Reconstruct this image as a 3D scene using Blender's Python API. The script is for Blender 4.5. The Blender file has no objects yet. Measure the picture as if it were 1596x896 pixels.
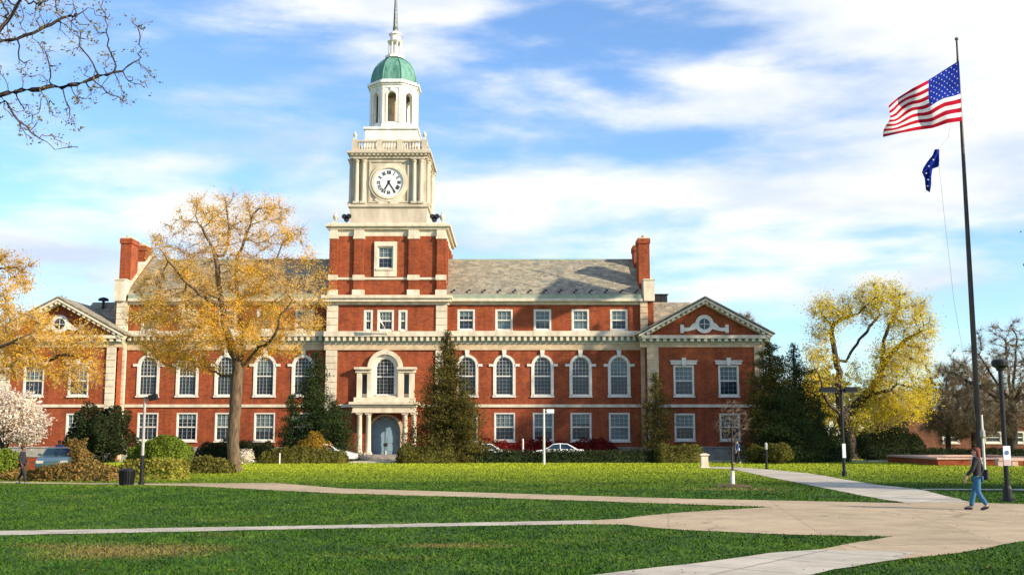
import bpy, bmesh, math, random
import numpy as np
from mathutils import Vector, Matrix

R = math.radians
rnd = random.Random(7)
C = bpy.context.scene.collection

# ------------------------------------------------------------------ camera, world, sun, exposure
F = 1700.0            # focal length in photo pixels (photo is 1596 wide)
EYE = 2.10
PITCH = math.atan(229.0 / F)
sc = bpy.context.scene
cam_d = bpy.data.cameras.new('camera'); cam = bpy.data.objects.new('camera', cam_d); C.objects.link(cam)
cam.location = (0, 0, EYE); cam.rotation_euler = (math.pi/2 + PITCH, 0, 0)
cam_d.sensor_width = 36.0; cam_d.sensor_fit = 'HORIZONTAL'; cam_d.lens = 36.0 * F / 1596.0
cam_d.clip_start = 0.1; cam_d.clip_end = 6000
sc.camera = cam

SUN_EL = 23.0
SUN_AZ = 28.0         # degrees the sun stands in front of the facade line, on the right
sun_dir = Vector((math.cos(R(SUN_AZ))*math.cos(R(SUN_EL)), -math.sin(R(SUN_AZ))*math.cos(R(SUN_EL)), math.sin(R(SUN_EL))))
sd = bpy.data.lights.new('sun', 'SUN'); sun = bpy.data.objects.new('sun', sd); C.objects.link(sun)
sd.energy = 5.0; sd.angle = R(0.6); sd.color = (1.0, 0.86, 0.66)
sun.rotation_euler = (-sun_dir).to_track_quat('-Z', 'Y').to_euler()
sc.view_settings.view_transform = 'Standard'; sc.view_settings.look = 'None'
sc.view_settings.gamma = 1.0; sc.view_settings.exposure = 0.70
try: sc.view_settings.use_curve_mapping = False
except Exception: pass
sc.cycles.max_bounces = 6; sc.cycles.transparent_max_bounces = 8
sc.cycles.sample_clamp_indirect = 6

world = bpy.data.worlds.new('World'); sc.world = world; world.use_nodes = True
wt = world.node_tree; wn = wt.nodes; wl = wt.links
for n in list(wn): wn.remove(n)
def WN(t, **k):
    n = wn.new(t)
    for a, b in k.items(): setattr(n, a, b)
    return n
def wmath(op, a, b=None, c=None):
    n = WN('ShaderNodeMath', operation=op)
    for i, v in enumerate((a, b, c)):
        if v is None: continue
        if isinstance(v, (int, float)): n.inputs[i].default_value = v
        else: wl.new(v, n.inputs[i])
    return n.outputs[0]
sky = WN('ShaderNodeTexSky', sky_type='NISHITA', sun_disc=False)
sky.sun_elevation = R(SUN_EL); sky.sun_rotation = R(90 + SUN_AZ)
sky.air_density = 1.0; sky.dust_density = 0.3; sky.ozone_density = 3.0
tc = WN('ShaderNodeTexCoord')
gain = WN('ShaderNodeMix', data_type='RGBA', blend_type='MULTIPLY'); gain.inputs[0].default_value = 1.0
wl.new(sky.outputs[0], gain.inputs[6]); gain.inputs[7].default_value = (1.24, 1.40, 1.58, 1)
# wispy cloud banks, placed by compass direction
sep = WN('ShaderNodeSeparateXYZ'); wl.new(tc.outputs['Generated'], sep.inputs[0])
mp = WN('ShaderNodeMapping'); wl.new(tc.outputs['Generated'], mp.inputs[0])
mp.inputs['Rotation'].default_value = (0, R(-7), 0); mp.inputs['Scale'].default_value = (3.2, 3.2, 15.0)
mp.inputs['Location'].default_value = (3.1, 0.4, 1.7)
nz = WN('ShaderNodeTexNoise'); wl.new(mp.outputs[0], nz.inputs['Vector'])
nz.inputs['Scale'].default_value = 1.15; nz.inputs['Detail'].default_value = 8; nz.inputs['Roughness'].default_value = 0.52
nz.inputs['Distortion'].default_value = 0.35
mp2 = WN('ShaderNodeMapping'); wl.new(tc.outputs['Generated'], mp2.inputs[0])
mp2.inputs['Scale'].default_value = (5.5, 5.5, 17); mp2.inputs['Rotation'].default_value = (0, R(-9), 0)
nz2 = WN('ShaderNodeTexNoise'); wl.new(mp2.outputs[0], nz2.inputs['Vector'])
nz2.inputs['Scale'].default_value = 1.4; nz2.inputs['Detail'].default_value = 9; nz2.inputs['Roughness'].default_value = 0.55
val = wmath('ADD', wmath('MULTIPLY', nz.outputs[0], 0.85), wmath('MULTIPLY', nz2.outputs[0], 0.62))
def blob(px, py, rx, ry, amp):
    """a bank of cloud in one compass direction: soft elliptical bias on the cloud noise"""
    global val
    u = (px-798)/F; v = (448-py)/F
    d = Vector((u, math.cos(PITCH)-v*math.sin(PITCH), math.sin(PITCH)+v*math.cos(PITCH)))
    ax = d.x/d.y; az = d.z/d.y
    ex = wmath('DIVIDE', wmath('SUBTRACT', wmath('DIVIDE', sep.outputs[0], wmath('MAXIMUM', sep.outputs[1], 0.05)), ax), rx/F)
    ez = wmath('DIVIDE', wmath('SUBTRACT', wmath('DIVIDE', sep.outputs[2], wmath('MAXIMUM', sep.outputs[1], 0.05)), az), ry/F)
    q = wmath('ADD', wmath('MULTIPLY', ex, ex), wmath('MULTIPLY', ez, ez))
    g = wmath('POWER', 2.718, wmath('MULTIPLY', q, -1.0))
    val = wmath('ADD', val, wmath('MULTIPLY', g, amp))
for b in [
        (1560, 20, 230, 120, 0.34), (1180, 160, 260, 55, 0.30), (1560, 215, 200, 90, 0.24), (960, 290, 300, 40, 0.17),
        (820, 385, 330, 34, 0.20), (230, 250, 260, 28, 0.20), (560, 5, 240, 25, 0.13), (1330, 300, 240, 40, 0.20),
        (1300, 395, 260, 34, 0.12), (90, 370, 200, 40, 0.14), (300, 345, 200, 34, 0.16), (800, 120, 170, 80, -0.12), (370, 120, 260, 75, -0.09),
        (760, 240, 130, 30, -0.10), (1120, 350, 200, 26, -0.10), (1100, 440, 300, 26, 0.05), (1320, 20, 160, 60, 0.12), (1596, 0, 330, 70, .30), (1000, 185, 90, 26, .12), (130, 45, 120, 30, .05), (300,150,110,26,.10), (1150,340,60,16,.14), (800,345,90,18,.12), (1180,445,60,18,.16), (1440,440,90,20,.18), (95,395,80,14,.12), (640,20,160,18,.10), (1250, 90, 150, 22, -0.05)]:
    blob(*b)
ramp = WN('ShaderNodeMapRange', interpolation_type='SMOOTHSTEP'); wl.new(val, ramp.inputs[0])
ramp.inputs[1].default_value = 0.63; ramp.inputs[2].default_value = 1.0
mx = WN('ShaderNodeMix', data_type='RGBA'); wl.new(ramp.outputs[0], mx.inputs[0])
wl.new(gain.outputs[2], mx.inputs[6]); 
cgz = WN('ShaderNodeTexNoise'); wl.new(mp2.outputs[0], cgz.inputs['Vector']); cgz.inputs['Scale'].default_value = 0.8; cgz.inputs['Detail'].default_value = 6
cgr = WN('ShaderNodeMapRange'); wl.new(cgz.outputs[0], cgr.inputs[0]); cgr.inputs[1].default_value = .38; cgr.inputs[2].default_value = .62
cmx = WN('ShaderNodeMix', data_type='RGBA'); wl.new(cgr.outputs[0], cmx.inputs[0]); cmx.inputs[6].default_value = (4.3, 5.0, 6.2, 1); cmx.inputs[7].default_value = (7.6, 7.4, 7.2, 1)
wl.new(cmx.outputs[2], mx.inputs[7])
bg = WN('ShaderNodeBackground'); bg.inputs[1].default_value = 0.10; wl.new(mx.outputs[2], bg.inputs[0])
wo = WN('ShaderNodeOutputWorld'); wl.new(bg.outputs[0], wo.inputs[0])

# ------------------------------------------------------------------ helpers
def ray(px, py):
    u = (px-798)/F; v = (448-py)/F
    return Vector((u, math.cos(PITCH)-v*math.sin(PITCH), math.sin(PITCH)+v*math.cos(PITCH)))
def W(px, py, Y):
    d = ray(px, py); t = Y/d.y
    return Vector((d.x*t, Y, EYE+d.z*t))
def G(px, py):
    d = ray(px, py); t = -EYE/d.z
    return Vector((d.x*t, d.y*t, 0))
def GY(py): return G(798, py).y

def tag(o, label=None, cat=None, group=None, kind=None):
    if label: o['label'] = label
    if cat: o['category'] = cat
    if group: o['group'] = group
    if kind: o['kind'] = kind
    return o
def empty(name, loc, rz=0):
    o = bpy.data.objects.new(name, None); C.objects.link(o); o.location = loc; o.rotation_euler = (0, 0, rz)
    o.empty_display_size = 0.3
    return o
def attach(o, parent):
    if parent is not None: o.parent = parent
    return o
def copy_tree(o, parent=None):
    c = o.copy(); C.objects.link(c); c.parent = parent
    for ch in o.children: copy_tree(ch, c)
    return c

class MB:
    def __init__(s): s.v = []; s.f = []; s.m = []
    def add(s, vs, fs, m=0):
        b = len(s.v); s.v += [tuple(v) for v in vs]; s.f += [tuple(b+i for i in f) for f in fs]; s.m += [m]*len(fs)
    def box(s, x0, x1, y0, y1, z0, z1, m=0):
        vs = [(x0,y0,z0),(x1,y0,z0),(x1,y1,z0),(x0,y1,z0),(x0,y0,z1),(x1,y0,z1),(x1,y1,z1),(x0,y1,z1)]
        s.add(vs, [(0,3,2,1),(4,5,6,7),(0,1,5,4),(1,2,6,5),(2,3,7,6),(3,0,4,7)], m)
    def obox(s, c, ax, ay, az, m=0):
        """box from centre and three half-axis vectors"""
        c = Vector(c); ax = Vector(ax); ay = Vector(ay); az = Vector(az)
        vs = [c+ax*i+ay*j+az*k for k in (-1,1) for j in (-1,1) for i in (-1,1)]
        s.add(vs, [(0,2,3,1),(4,5,7,6),(0,1,5,4),(1,3,7,5),(3,2,6,7),(2,0,4,6)], m)
    def frust(s, cx, cy, z0, z1, w0, d0, w1, d1, m=0):
        vs = [(cx-w0/2,cy-d0/2,z0),(cx+w0/2,cy-d0/2,z0),(cx+w0/2,cy+d0/2,z0),(cx-w0/2,cy+d0/2,z0),
              (cx-w1/2,cy-d1/2,z1),(cx+w1/2,cy-d1/2,z1),(cx+w1/2,cy+d1/2,z1),(cx-w1/2,cy+d1/2,z1)]
        s.add(vs, [(0,3,2,1),(4,5,6,7),(0,1,5,4),(1,2,6,5),(2,3,7,6),(3,0,4,7)], m)
    def tube(s, p0, p1, r0, r1=None, n=8, m=0, cap=True):
        r1 = r0 if r1 is None else r1
        p0 = Vector(p0); p1 = Vector(p1); d = (p1-p0).normalized()
        a = d.orthogonal().normalized(); b = d.cross(a)
        vs = []
        for p, r in ((p0,r0),(p1,r1)):
            for i in range(n):
                t = 2*math.pi*i/n; vs.append(p+a*math.cos(t)*r+b*math.sin(t)*r)
        fs = [(i,(i+1)%n,n+(i+1)%n,n+i) for i in range(n)]
        if cap: fs += [tuple(range(n))[::-1], tuple(range(n,2*n))]
        s.add(vs, fs, m)
    def poly_tube(s, pts, rs, n=8, m=0):
        pts = [Vector(p) for p in pts]
        vs = []; prev = None
        for i, p in enumerate(pts):
            d = (pts[min(i+1,len(pts)-1)]-pts[max(i-1,0)]).normalized()
            if prev is None: a = d.orthogonal().normalized()
            else: a = (prev-d*prev.dot(d)).normalized()
            prev = a; b = d.cross(a)
            for k in range(n):
                t = 2*math.pi*k/n; vs.append(p+a*math.cos(t)*rs[i]+b*math.sin(t)*rs[i])
        fs = []
        for i in range(len(pts)-1):
            for k in range(n): fs.append((i*n+k, i*n+(k+1)%n, (i+1)*n+(k+1)%n, (i+1)*n+k))
        fs += [tuple(range(n))[::-1], tuple(range((len(pts)-1)*n, len(pts)*n))]
        s.add(vs, fs, m)
    def lathe(s, cx, cy, prof, n=16, rot=0.0, m=0, sx=1.0, sy=1.0):
        vs = []
        for r, z in prof:
            for i in range(n):
                t = 2*math.pi*i/n+rot; vs.append((cx+math.cos(t)*r*sx, cy+math.sin(t)*r*sy, z))
        fs = []
        for j in range(len(prof)-1):
            for i in range(n): fs.append((j*n+i, j*n+(i+1)%n, (j+1)*n+(i+1)%n, (j+1)*n+i))
        fs += [tuple(range(n))[::-1], tuple(range((len(prof)-1)*n, len(prof)*n))]
        s.add(vs, fs, m)
    def ball(s, c, rx, ry=None, rz=None, n=10, m=0):
        ry = ry or rx; rz = rz or rx
        prof = [(math.sin(math.pi*j/n), -math.cos(math.pi*j/n)) for j in range(1, n)]
        vs = []; k = n*2
        for r, z in prof:
            for i in range(k):
                t = 2*math.pi*i/k; vs.append((c[0]+math.cos(t)*r*rx, c[1]+math.sin(t)*r*ry, c[2]+z*rz))
        fs = []
        for j in range(len(prof)-1):
            for i in range(k): fs.append((j*k+i, j*k+(i+1)%k, (j+1)*k+(i+1)%k, (j+1)*k+i))
        fs += [tuple(range(k))[::-1], tuple(range((len(prof)-1)*k, len(prof)*k))]
        s.add(vs, fs, m)
    def prism(s, poly, y0, y1, m=0):
        """poly: list of (x,z); extruded along y"""
        n = len(poly)
        a = sum(poly[i][0]*poly[(i+1)%n][1]-poly[(i+1)%n][0]*poly[i][1] for i in range(n))
        if a < 0: poly = poly[::-1]
        vs = [(x,y0,z) for x,z in poly]+[(x,y1,z) for x,z in poly]
        fs = [tuple(range(n)), tuple(range(n,2*n))[::-1]]+[((i+1)%n, i, n+i, n+(i+1)%n) for i in range(n)]
        s.add(vs, fs, m)
    def hprism(s, poly, z0, z1, m=0):
        n = len(poly)
        a = sum(poly[i][0]*poly[(i+1)%n][1]-poly[(i+1)%n][0]*poly[i][1] for i in range(n))
        if a < 0: poly = poly[::-1]
        vs = [(p[0],p[1],z0) for p in poly]+[(p[0],p[1],z1) for p in poly]
        fs = [tuple(range(n))[::-1], tuple(range(n,2*n))]+[(i,(i+1)%n,n+(i+1)%n,n+i) for i in range(n)]
        s.add(vs, fs, m)
    def band(s, inner, outer, y0, y1, closed=False, m=0):
        """strip between two (x,z) polylines, from y0 (front) to y1 (back)"""
        n = len(inner)
        vs = [(p[0],y0,p[1]) for p in inner]+[(p[0],y0,p[1]) for p in outer]+[(p[0],y1,p[1]) for p in inner]+[(p[0],y1,p[1]) for p in outer]
        fs = []
        for i in range(n if closed else n-1):
            j = (i+1)%n
            fs += [(i,j,n+j,n+i), (2*n+i,3*n+i,3*n+j,2*n+j), (i,2*n+i,2*n+j,j), (n+i,n+j,3*n+j,3*n+i)]
        if not closed: fs += [(0,n,3*n,2*n),(n-1,3*n-1,4*n-1,2*n-1)]
        s.add(vs, fs, m)
    def build(s, name, mats, parent=None, smooth=False, loc=None, angle=None):
        me = bpy.data.meshes.new(name); me.from_pydata(s.v, [], s.f)
        if not isinstance(mats, (list, tuple)): mats = [mats]
        for mt in mats: me.materials.append(mt)
        if len(mats) > 1: me.polygons.foreach_set('material_index', s.m)
        if smooth:
            me.polygons.foreach_set('use_smooth', [True]*len(me.polygons))
        me.update()
        o = bpy.data.objects.new(name, me); C.objects.link(o)
        if loc is not None: o.location = loc
        if parent is not None: o.parent = parent
        bm = bmesh.new(); bm.from_mesh(me); bmesh.ops.recalc_face_normals(bm, faces=bm.faces[:]); bm.to_mesh(me); bm.free()
        if smooth and angle:
            try: me.set_sharp_from_angle(angle=R(angle))
            except Exception: pass
        return o

def np_mesh(name, verts, faces_n, mat, parent=None, smooth=False):
    """verts (N,k,3): N separate k-gons"""
    N, k, _ = verts.shape
    me = bpy.data.meshes.new(name)
    me.vertices.add(N*k); me.vertices.foreach_set('co', verts.astype(np.float32).ravel())
    me.loops.add(N*k); me.loops.foreach_set('vertex_index', np.arange(N*k, dtype=np.int32))
    me.polygons.add(N); me.polygons.foreach_set('loop_start', np.arange(N, dtype=np.int32)*k)
    me.polygons.foreach_set('loop_total', np.full(N, k, dtype=np.int32))
    me.materials.append(mat); me.update(calc_edges=True)
    o = bpy.data.objects.new(name, me); C.objects.link(o)
    if parent is not None: o.parent = parent
    return o

# ------------------------------------------------------------------ materials
def mat(name, col, rough=0.8, col2=None, scale=4.0, detail=5, spec=0.3, bump=0.0, bscale=None, metal=0.0, stretch=None, lo=0.35, hi=0.65, coat=0.0):
    m = bpy.data.materials.new(name); m.use_nodes = True; nt = m.node_tree; N = nt.nodes; L = nt.links
    b = N['Principled BSDF']; b.inputs['Roughness'].default_value = rough; b.inputs['Metallic'].default_value = metal
    b.inputs['Specular IOR Level'].default_value = spec; b.inputs['Coat Weight'].default_value = coat
    t = N.new('ShaderNodeTexCoord')
    vec = t.outputs['Object']
    if stretch:
        mpn = N.new('ShaderNodeMapping'); mpn.inputs['Scale'].default_value = stretch; L.new(vec, mpn.inputs[0]); vec = mpn.outputs[0]
    if col2 is None: col2 = tuple(c*0.8 for c in col)
    nz = N.new('ShaderNodeTexNoise'); nz.inputs['Scale'].default_value = scale; nz.inputs['Detail'].default_value = detail; L.new(vec, nz.inputs['Vector'])
    mr = N.new('ShaderNodeMapRange'); L.new(nz.outputs[0], mr.inputs[0]); mr.inputs[1].default_value = lo; mr.inputs[2].default_value = hi
    mxn = N.new('ShaderNodeMix'); mxn.data_type = 'RGBA'; L.new(mr.outputs[0], mxn.inputs[0])
    mxn.inputs[6].default_value = (*col, 1); mxn.inputs[7].default_value = (*col2, 1)
    L.new(mxn.outputs[2], b.inputs['Base Color'])
    if bump:
        n2 = N.new('ShaderNodeTexNoise'); n2.inputs['Scale'].default_value = bscale or scale*6; n2.inputs['Detail'].default_value = 4; L.new(vec, n2.inputs['Vector'])
        bp = N.new('ShaderNodeBump'); bp.inputs['Strength'].default_value = bump; L.new(n2.outputs[0], bp.inputs['Height']); L.new(bp.outputs[0], b.inputs['Normal'])
    return m

def leaf_mat(name, cols, trans=0.35, rough=0.6):
    """foliage: one colour per leaf drawn from the list, with light passing through"""
    m = bpy.data.materials.new(name); m.use_nodes = True; nt = m.node_tree; N = nt.nodes; L = nt.links
    for n in list(N): N.remove(n)
    g = N.new('ShaderNodeNewGeometry'); r = N.new('ShaderNodeValToRGB'); L.new(g.outputs['Random Per Island'], r.inputs[0])
    el = r.color_ramp.elements
    while len(el) < len(cols): el.new(0.5)
    for i, c in enumerate(cols): el[i].position = i/(len(cols)-1); el[i].color = (*c, 1)
    t = N.new('ShaderNodeTexCoord'); nz = N.new('ShaderNodeTexNoise'); nz.inputs['Scale'].default_value = 0.7; L.new(t.outputs['Object'], nz.inputs['Vector'])
    hv = N.new('ShaderNodeHueSaturation'); mr = N.new('ShaderNodeMapRange'); L.new(nz.outputs[0], mr.inputs[0])
    mr.inputs[1].default_value = .3; mr.inputs[2].default_value = .7; mr.inputs[3].default_value = 0.7; mr.inputs[4].default_value = 1.3
    L.new(mr.outputs[0], hv.inputs['Value']); L.new(r.outputs[0], hv.inputs['Color'])
    d = N.new('ShaderNodeBsdfDiffuse'); tr = N.new('ShaderNodeBsdfTranslucent'); mx = N.new('ShaderNodeMixShader'); mx.inputs[0].default_value = trans
    L.new(hv.outputs[0], d.inputs[0]); L.new(hv.outputs[0], tr.inputs[0]); L.new(d.outputs[0], mx.inputs[1]); L.new(tr.outputs[0], mx.inputs[2])
    o = N.new('ShaderNodeOutputMaterial'); L.new(mx.outputs[0], o.inputs[0])
    return m

def brick_mat(name, c1, c2, mortar):
    m = bpy.data.materials.new(name); m.use_nodes = True; nt = m.node_tree; N = nt.nodes; L = nt.links
    b = N['Principled BSDF']; b.inputs['Roughness'].default_value = 0.88; b.inputs['Specular IOR Level'].default_value = 0.2
    t = N.new('ShaderNodeTexCoord'); s = N.new('ShaderNodeSeparateXYZ'); L.new(t.outputs['Object'], s.inputs[0])
    ad = N.new('ShaderNodeMath'); L.new(s.outputs[0], ad.inputs[0]); L.new(s.outputs[1], ad.inputs[1])
    cb = N.new('ShaderNodeCombineXYZ'); L.new(ad.outputs[0], cb.inputs[0]); L.new(s.outputs[2], cb.inputs[1])
    br = N.new('ShaderNodeTexBrick'); L.new(cb.outputs[0], br.inputs['Vector'])
    br.inputs['Scale'].default_value = 1.0; br.inputs['Brick Width'].default_value = 0.24; br.inputs['Row Height'].default_value = 0.085
    br.inputs['Mortar Size'].default_value = 0.008; br.inputs['Color1'].default_value = (*c1,1); br.inputs['Color2'].default_value = (*c2,1); br.inputs['Mortar'].default_value = (*mortar,1)
    nz = N.new('ShaderNodeTexNoise'); nz.inputs['Scale'].default_value = 0.8; nz.inputs['Detail'].default_value = 8; nz.inputs['Roughness'].default_value = .7; L.new(t.outputs['Object'], nz.inputs['Vector'])
    mr = N.new('ShaderNodeMapRange'); L.new(nz.outputs[0], mr.inputs[0]); mr.inputs[1].default_value = .3; mr.inputs[2].default_value = .7; mr.inputs[3].default_value = .68; mr.inputs[4].default_value = 1.25
    hv = N.new('ShaderNodeHueSaturation'); L.new(br.outputs[0], hv.inputs['Color']); L.new(mr.outputs[0], hv.inputs['Value'])
    mps = N.new('ShaderNodeMapping'); mps.inputs['Scale'].default_value = (1.4,1.4,.12); L.new(t.outputs['Object'], mps.inputs[0])
    ns = N.new('ShaderNodeTexNoise'); ns.inputs['Scale'].default_value = 1.5; ns.inputs['Detail'].default_value = 7; ns.inputs['Roughness'].default_value = .7; L.new(mps.outputs[0], ns.inputs['Vector'])
    ms = N.new('ShaderNodeMapRange'); L.new(ns.outputs[0], ms.inputs[0]); ms.inputs[1].default_value = .35; ms.inputs[2].default_value = .65; ms.inputs[3].default_value = .78; ms.inputs[4].default_value = 1.16
    h2 = N.new('ShaderNodeHueSaturation'); L.new(hv.outputs[0], h2.inputs['Color']); L.new(ms.outputs[0], h2.inputs['Value']); hv = h2
    L.new(hv.outputs[0], b.inputs['Base Color'])
    bp = N.new('ShaderNodeBump'); bp.inputs['Strength'].default_value = 0.3; bp.inputs['Distance'].default_value = .01; L.new(br.outputs['Fac'], bp.inputs['Height']); bp.invert = True; L.new(bp.outputs[0], b.inputs['Normal'])
    return m

M = {}
M['brick'] = brick_mat('red_brick', (0.35,0.068,0.018), (0.20,0.036,0.013), (0.29,0.13,0.07))
M['brick2'] = brick_mat('brown_brick', (0.17,0.06,0.035), (0.12,0.04,0.025), (0.3,0.18,0.12))
M['stone'] = mat('limestone', (0.72,0.63,0.48), 0.85, (0.54,0.46,0.34), scale=1.6, detail=10, bump=.2, stretch=(1.2,1.2,.5))
M['stone3'] = mat('beige_limestone', (0.58,0.505,0.385), 0.85, (0.43,0.37,0.275), scale=1.4, detail=10, bump=.2, stretch=(1.2,1.2,.5))
M['stone2'] = mat('weathered_limestone', (0.62,0.47,0.30), 0.85, (0.46,0.34,0.21), scale=1.8, detail=9, bump=.15)
M['plinth'] = mat('grey_stone', (0.36,0.33,0.29), 0.9, (0.25,0.23,0.2), scale=2)
M['white'] = mat('white_paint', (0.72,0.68,0.60), 0.5, (0.62,0.58,0.50), scale=3)
M['cupola'] = mat('white_cupola_paint', (0.82,0.79,0.74), 0.5, (0.64,0.61,0.55), scale=1.3, detail=9, stretch=(1.5,1.5,.35))
M['copper'] = mat('green_copper', (0.04,0.15,0.105), 0.65, (0.16,0.33,0.26), scale=2.2, detail=9, stretch=(1.6,1.6,.3), lo=.3, hi=.7)
M['copper_trim'] = mat('weathered_copper_trim', (0.36,0.37,0.27), 0.7, (0.22,0.30,0.22), scale=1.5)
M['slate'] = None
M['dark'] = mat('dark_metal', (0.015,0.015,0.016), 0.5, (0.03,0.03,0.03))
M['black'] = mat('black_paint', (0.012,0.012,0.013), 0.4)
M['glass'] = mat('dark_window_glass', (0.006,0.014,0.028), 0.10, (0.03,0.06,0.085), scale=.35, spec=.38, bump=.03, bscale=.9)
M['blind'] = mat('pale_blinds_behind_glass', (0.12,0.18,0.185), 0.25, (0.06,0.10,0.115), scale=1.2, spec=.5, stretch=(.4,.4,3))
M['door'] = mat('blue_grey_door', (0.24,0.36,0.42), 0.55, (0.19,0.29,0.35), scale=2)
M['clock'] = mat('clock_dial', (0.80,0.80,0.78), 0.4, (0.74,0.74,0.72))
M['gilt'] = mat('weathered_spire_metal', (0.22,0.24,0.2), 0.4, (0.12,0.13,0.11), metal=.6)
M['bark'] = mat('bark', (0.17,0.115,0.065), 0.95, (0.06,0.04,0.027), scale=3, stretch=(3,3,.6), bump=.5, bscale=8)
M['bark_dark'] = mat('dark_bark', (0.075,0.055,0.045), 0.95, (0.035,0.028,0.022), scale=3, stretch=(3,3,.6), bump=.4, bscale=8)
M['twig'] = mat('brown_twigs', (0.27,0.21,0.14), 0.95, (0.17,0.125,0.085), scale=1)
M['twig_gold'] = mat('golden_twigs', (0.56,0.39,0.17), 0.95, (0.40,0.27,0.12), scale=1)
M['concrete'] = mat('pale_concrete', (0.58,0.52,0.41), 0.9, (0.48,0.43,0.34), scale=.35, detail=9, bump=.1, bscale=20)
M['tan'] = mat('tan_aggregate_paving', (0.53,0.41,0.26), 0.92, (0.44,0.335,0.21), scale=.28, detail=10, bump=.12, bscale=25)
M['asphalt'] = mat('asphalt', (0.06,0.058,0.055), 0.9, (0.045,0.044,0.043), scale=1)
M['coping'] = mat('pink_stone_coping', (0.62,0.42,0.34), 0.85, (0.5,0.33,0.26), scale=3)
M['greypole'] = mat('grey_pole', (0.40,0.36,0.33), 0.5, (0.3,0.27,0.25), scale=4)
M['bronze'] = mat('dark_bronze_pole', (0.075,0.06,0.045), 0.45, (0.05,0.04,0.03), scale=1, metal=.3)
M['whitepole'] = mat('white_pole', (0.75,0.71,0.62), 0.5, (0.6,0.57,0.5))
M['sign'] = mat('sign_plate', (0.72,0.76,0.78), 0.5, (0.66,0.70,0.72))
M['sign_blue'] = mat('sign_blue', (0.10,0.20,0.33), 0.5)
M['sign_pink'] = mat('sign_pink', (0.65,0.45,0.42), 0.5)
M['rubber'] = mat('rubber', (0.02,0.02,0.02), 0.9)
M['chrome'] = mat('silver_metal', (0.6,0.6,0.6), 0.25, metal=.9)
M['carwhite'] = mat('white_car_paint', (0.78,0.78,0.76), 0.25, (0.74,0.74,0.72), coat=.6)
M['carteal'] = mat('teal_car_paint', (0.05,0.10,0.11), 0.25, (0.04,0.085,0.095), coat=.6)
M['lamp_glass'] = mat('frosted_lamp_glass', (0.45,0.44,0.40), 0.3)
M['mulch'] = mat('brown_mulch', (0.13,0.075,0.04), 0.95, (0.07,0.04,0.02), scale=14, bump=.8)

def slate_mat():
    m = bpy.data.materials.new('mottled_slate'); m.use_nodes = True; nt = m.node_tree; N = nt.nodes; L = nt.links
    b = N['Principled BSDF']; b.inputs['Roughness'].default_value = 0.75; b.inputs['Specular IOR Level'].default_value = 0.3
    t = N.new('ShaderNodeTexCoord'); mp = N.new('ShaderNodeMapping'); L.new(t.outputs['Object'], mp.inputs[0]); mp.inputs['Scale'].default_value = (1,1.4,1.4)
    br = N.new('ShaderNodeTexVoronoi'); br.inputs['Scale'].default_value = 1.9; L.new(mp.outputs[0], br.inputs['Vector'])
    cr = N.new('ShaderNodeValToRGB'); e = cr.color_ramp.elements
    cols = [(0,(0.09,0.10,0.08)),(0.22,(0.30,0.255,0.175)),(0.42,(0.17,0.16,0.12)),(0.62,(0.38,0.325,0.225)),(0.8,(0.235,0.22,0.165)),(1,(0.13,0.15,0.125))]
    while len(e) < len(cols): e.new(.5)
    for i,(p,c) in enumerate(cols): e[i].position = p; e[i].color = (*c,1)
    sp = N.new('ShaderNodeSeparateColor'); L.new(br.outputs['Color'], sp.inputs[0]); 
    nz = N.new('ShaderNodeTexNoise'); nz.inputs['Scale'].default_value = .5; nz.inputs['Detail'].default_value = 9; nz.inputs['Roughness'].default_value = .75; L.new(t.outputs['Object'], nz.inputs['Vector'])
    mm = N.new('ShaderNodeMath'); mm.operation = 'MULTIPLY_ADD'; L.new(sp.outputs[0], mm.inputs[0]); mm.inputs[1].default_value = .62; 
    m3 = N.new('ShaderNodeMath'); m3.operation = 'MULTIPLY_ADD'; L.new(nz.outputs[0], m3.inputs[0]); m3.inputs[1].default_value = 1.7; m3.inputs[2].default_value = -.66
    L.new(m3.outputs[0], mm.inputs[2])
    L.new(mm.outputs[0], cr.inputs[0]); L.new(cr.outputs[0], b.inputs['Base Color'])
    bk = N.new('ShaderNodeTexBrick'); bk.inputs['Scale'].default_value = 1; bk.inputs['Brick Width'].default_value = .35; bk.inputs['Row Height'].default_value = .28; bk.inputs['Mortar Size'].default_value = .02
    L.new(t.outputs['Object'], bk.inputs['Vector'])
    bp = N.new('ShaderNodeBump'); bp.invert = True; bp.inputs['Strength'].default_value = .5; bp.inputs['Distance'].default_value = .03; L.new(bk.outputs['Fac'], bp.inputs['Height']); L.new(bp.outputs[0], b.inputs['Normal'])
    return m
M['slate'] = slate_mat()
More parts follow.
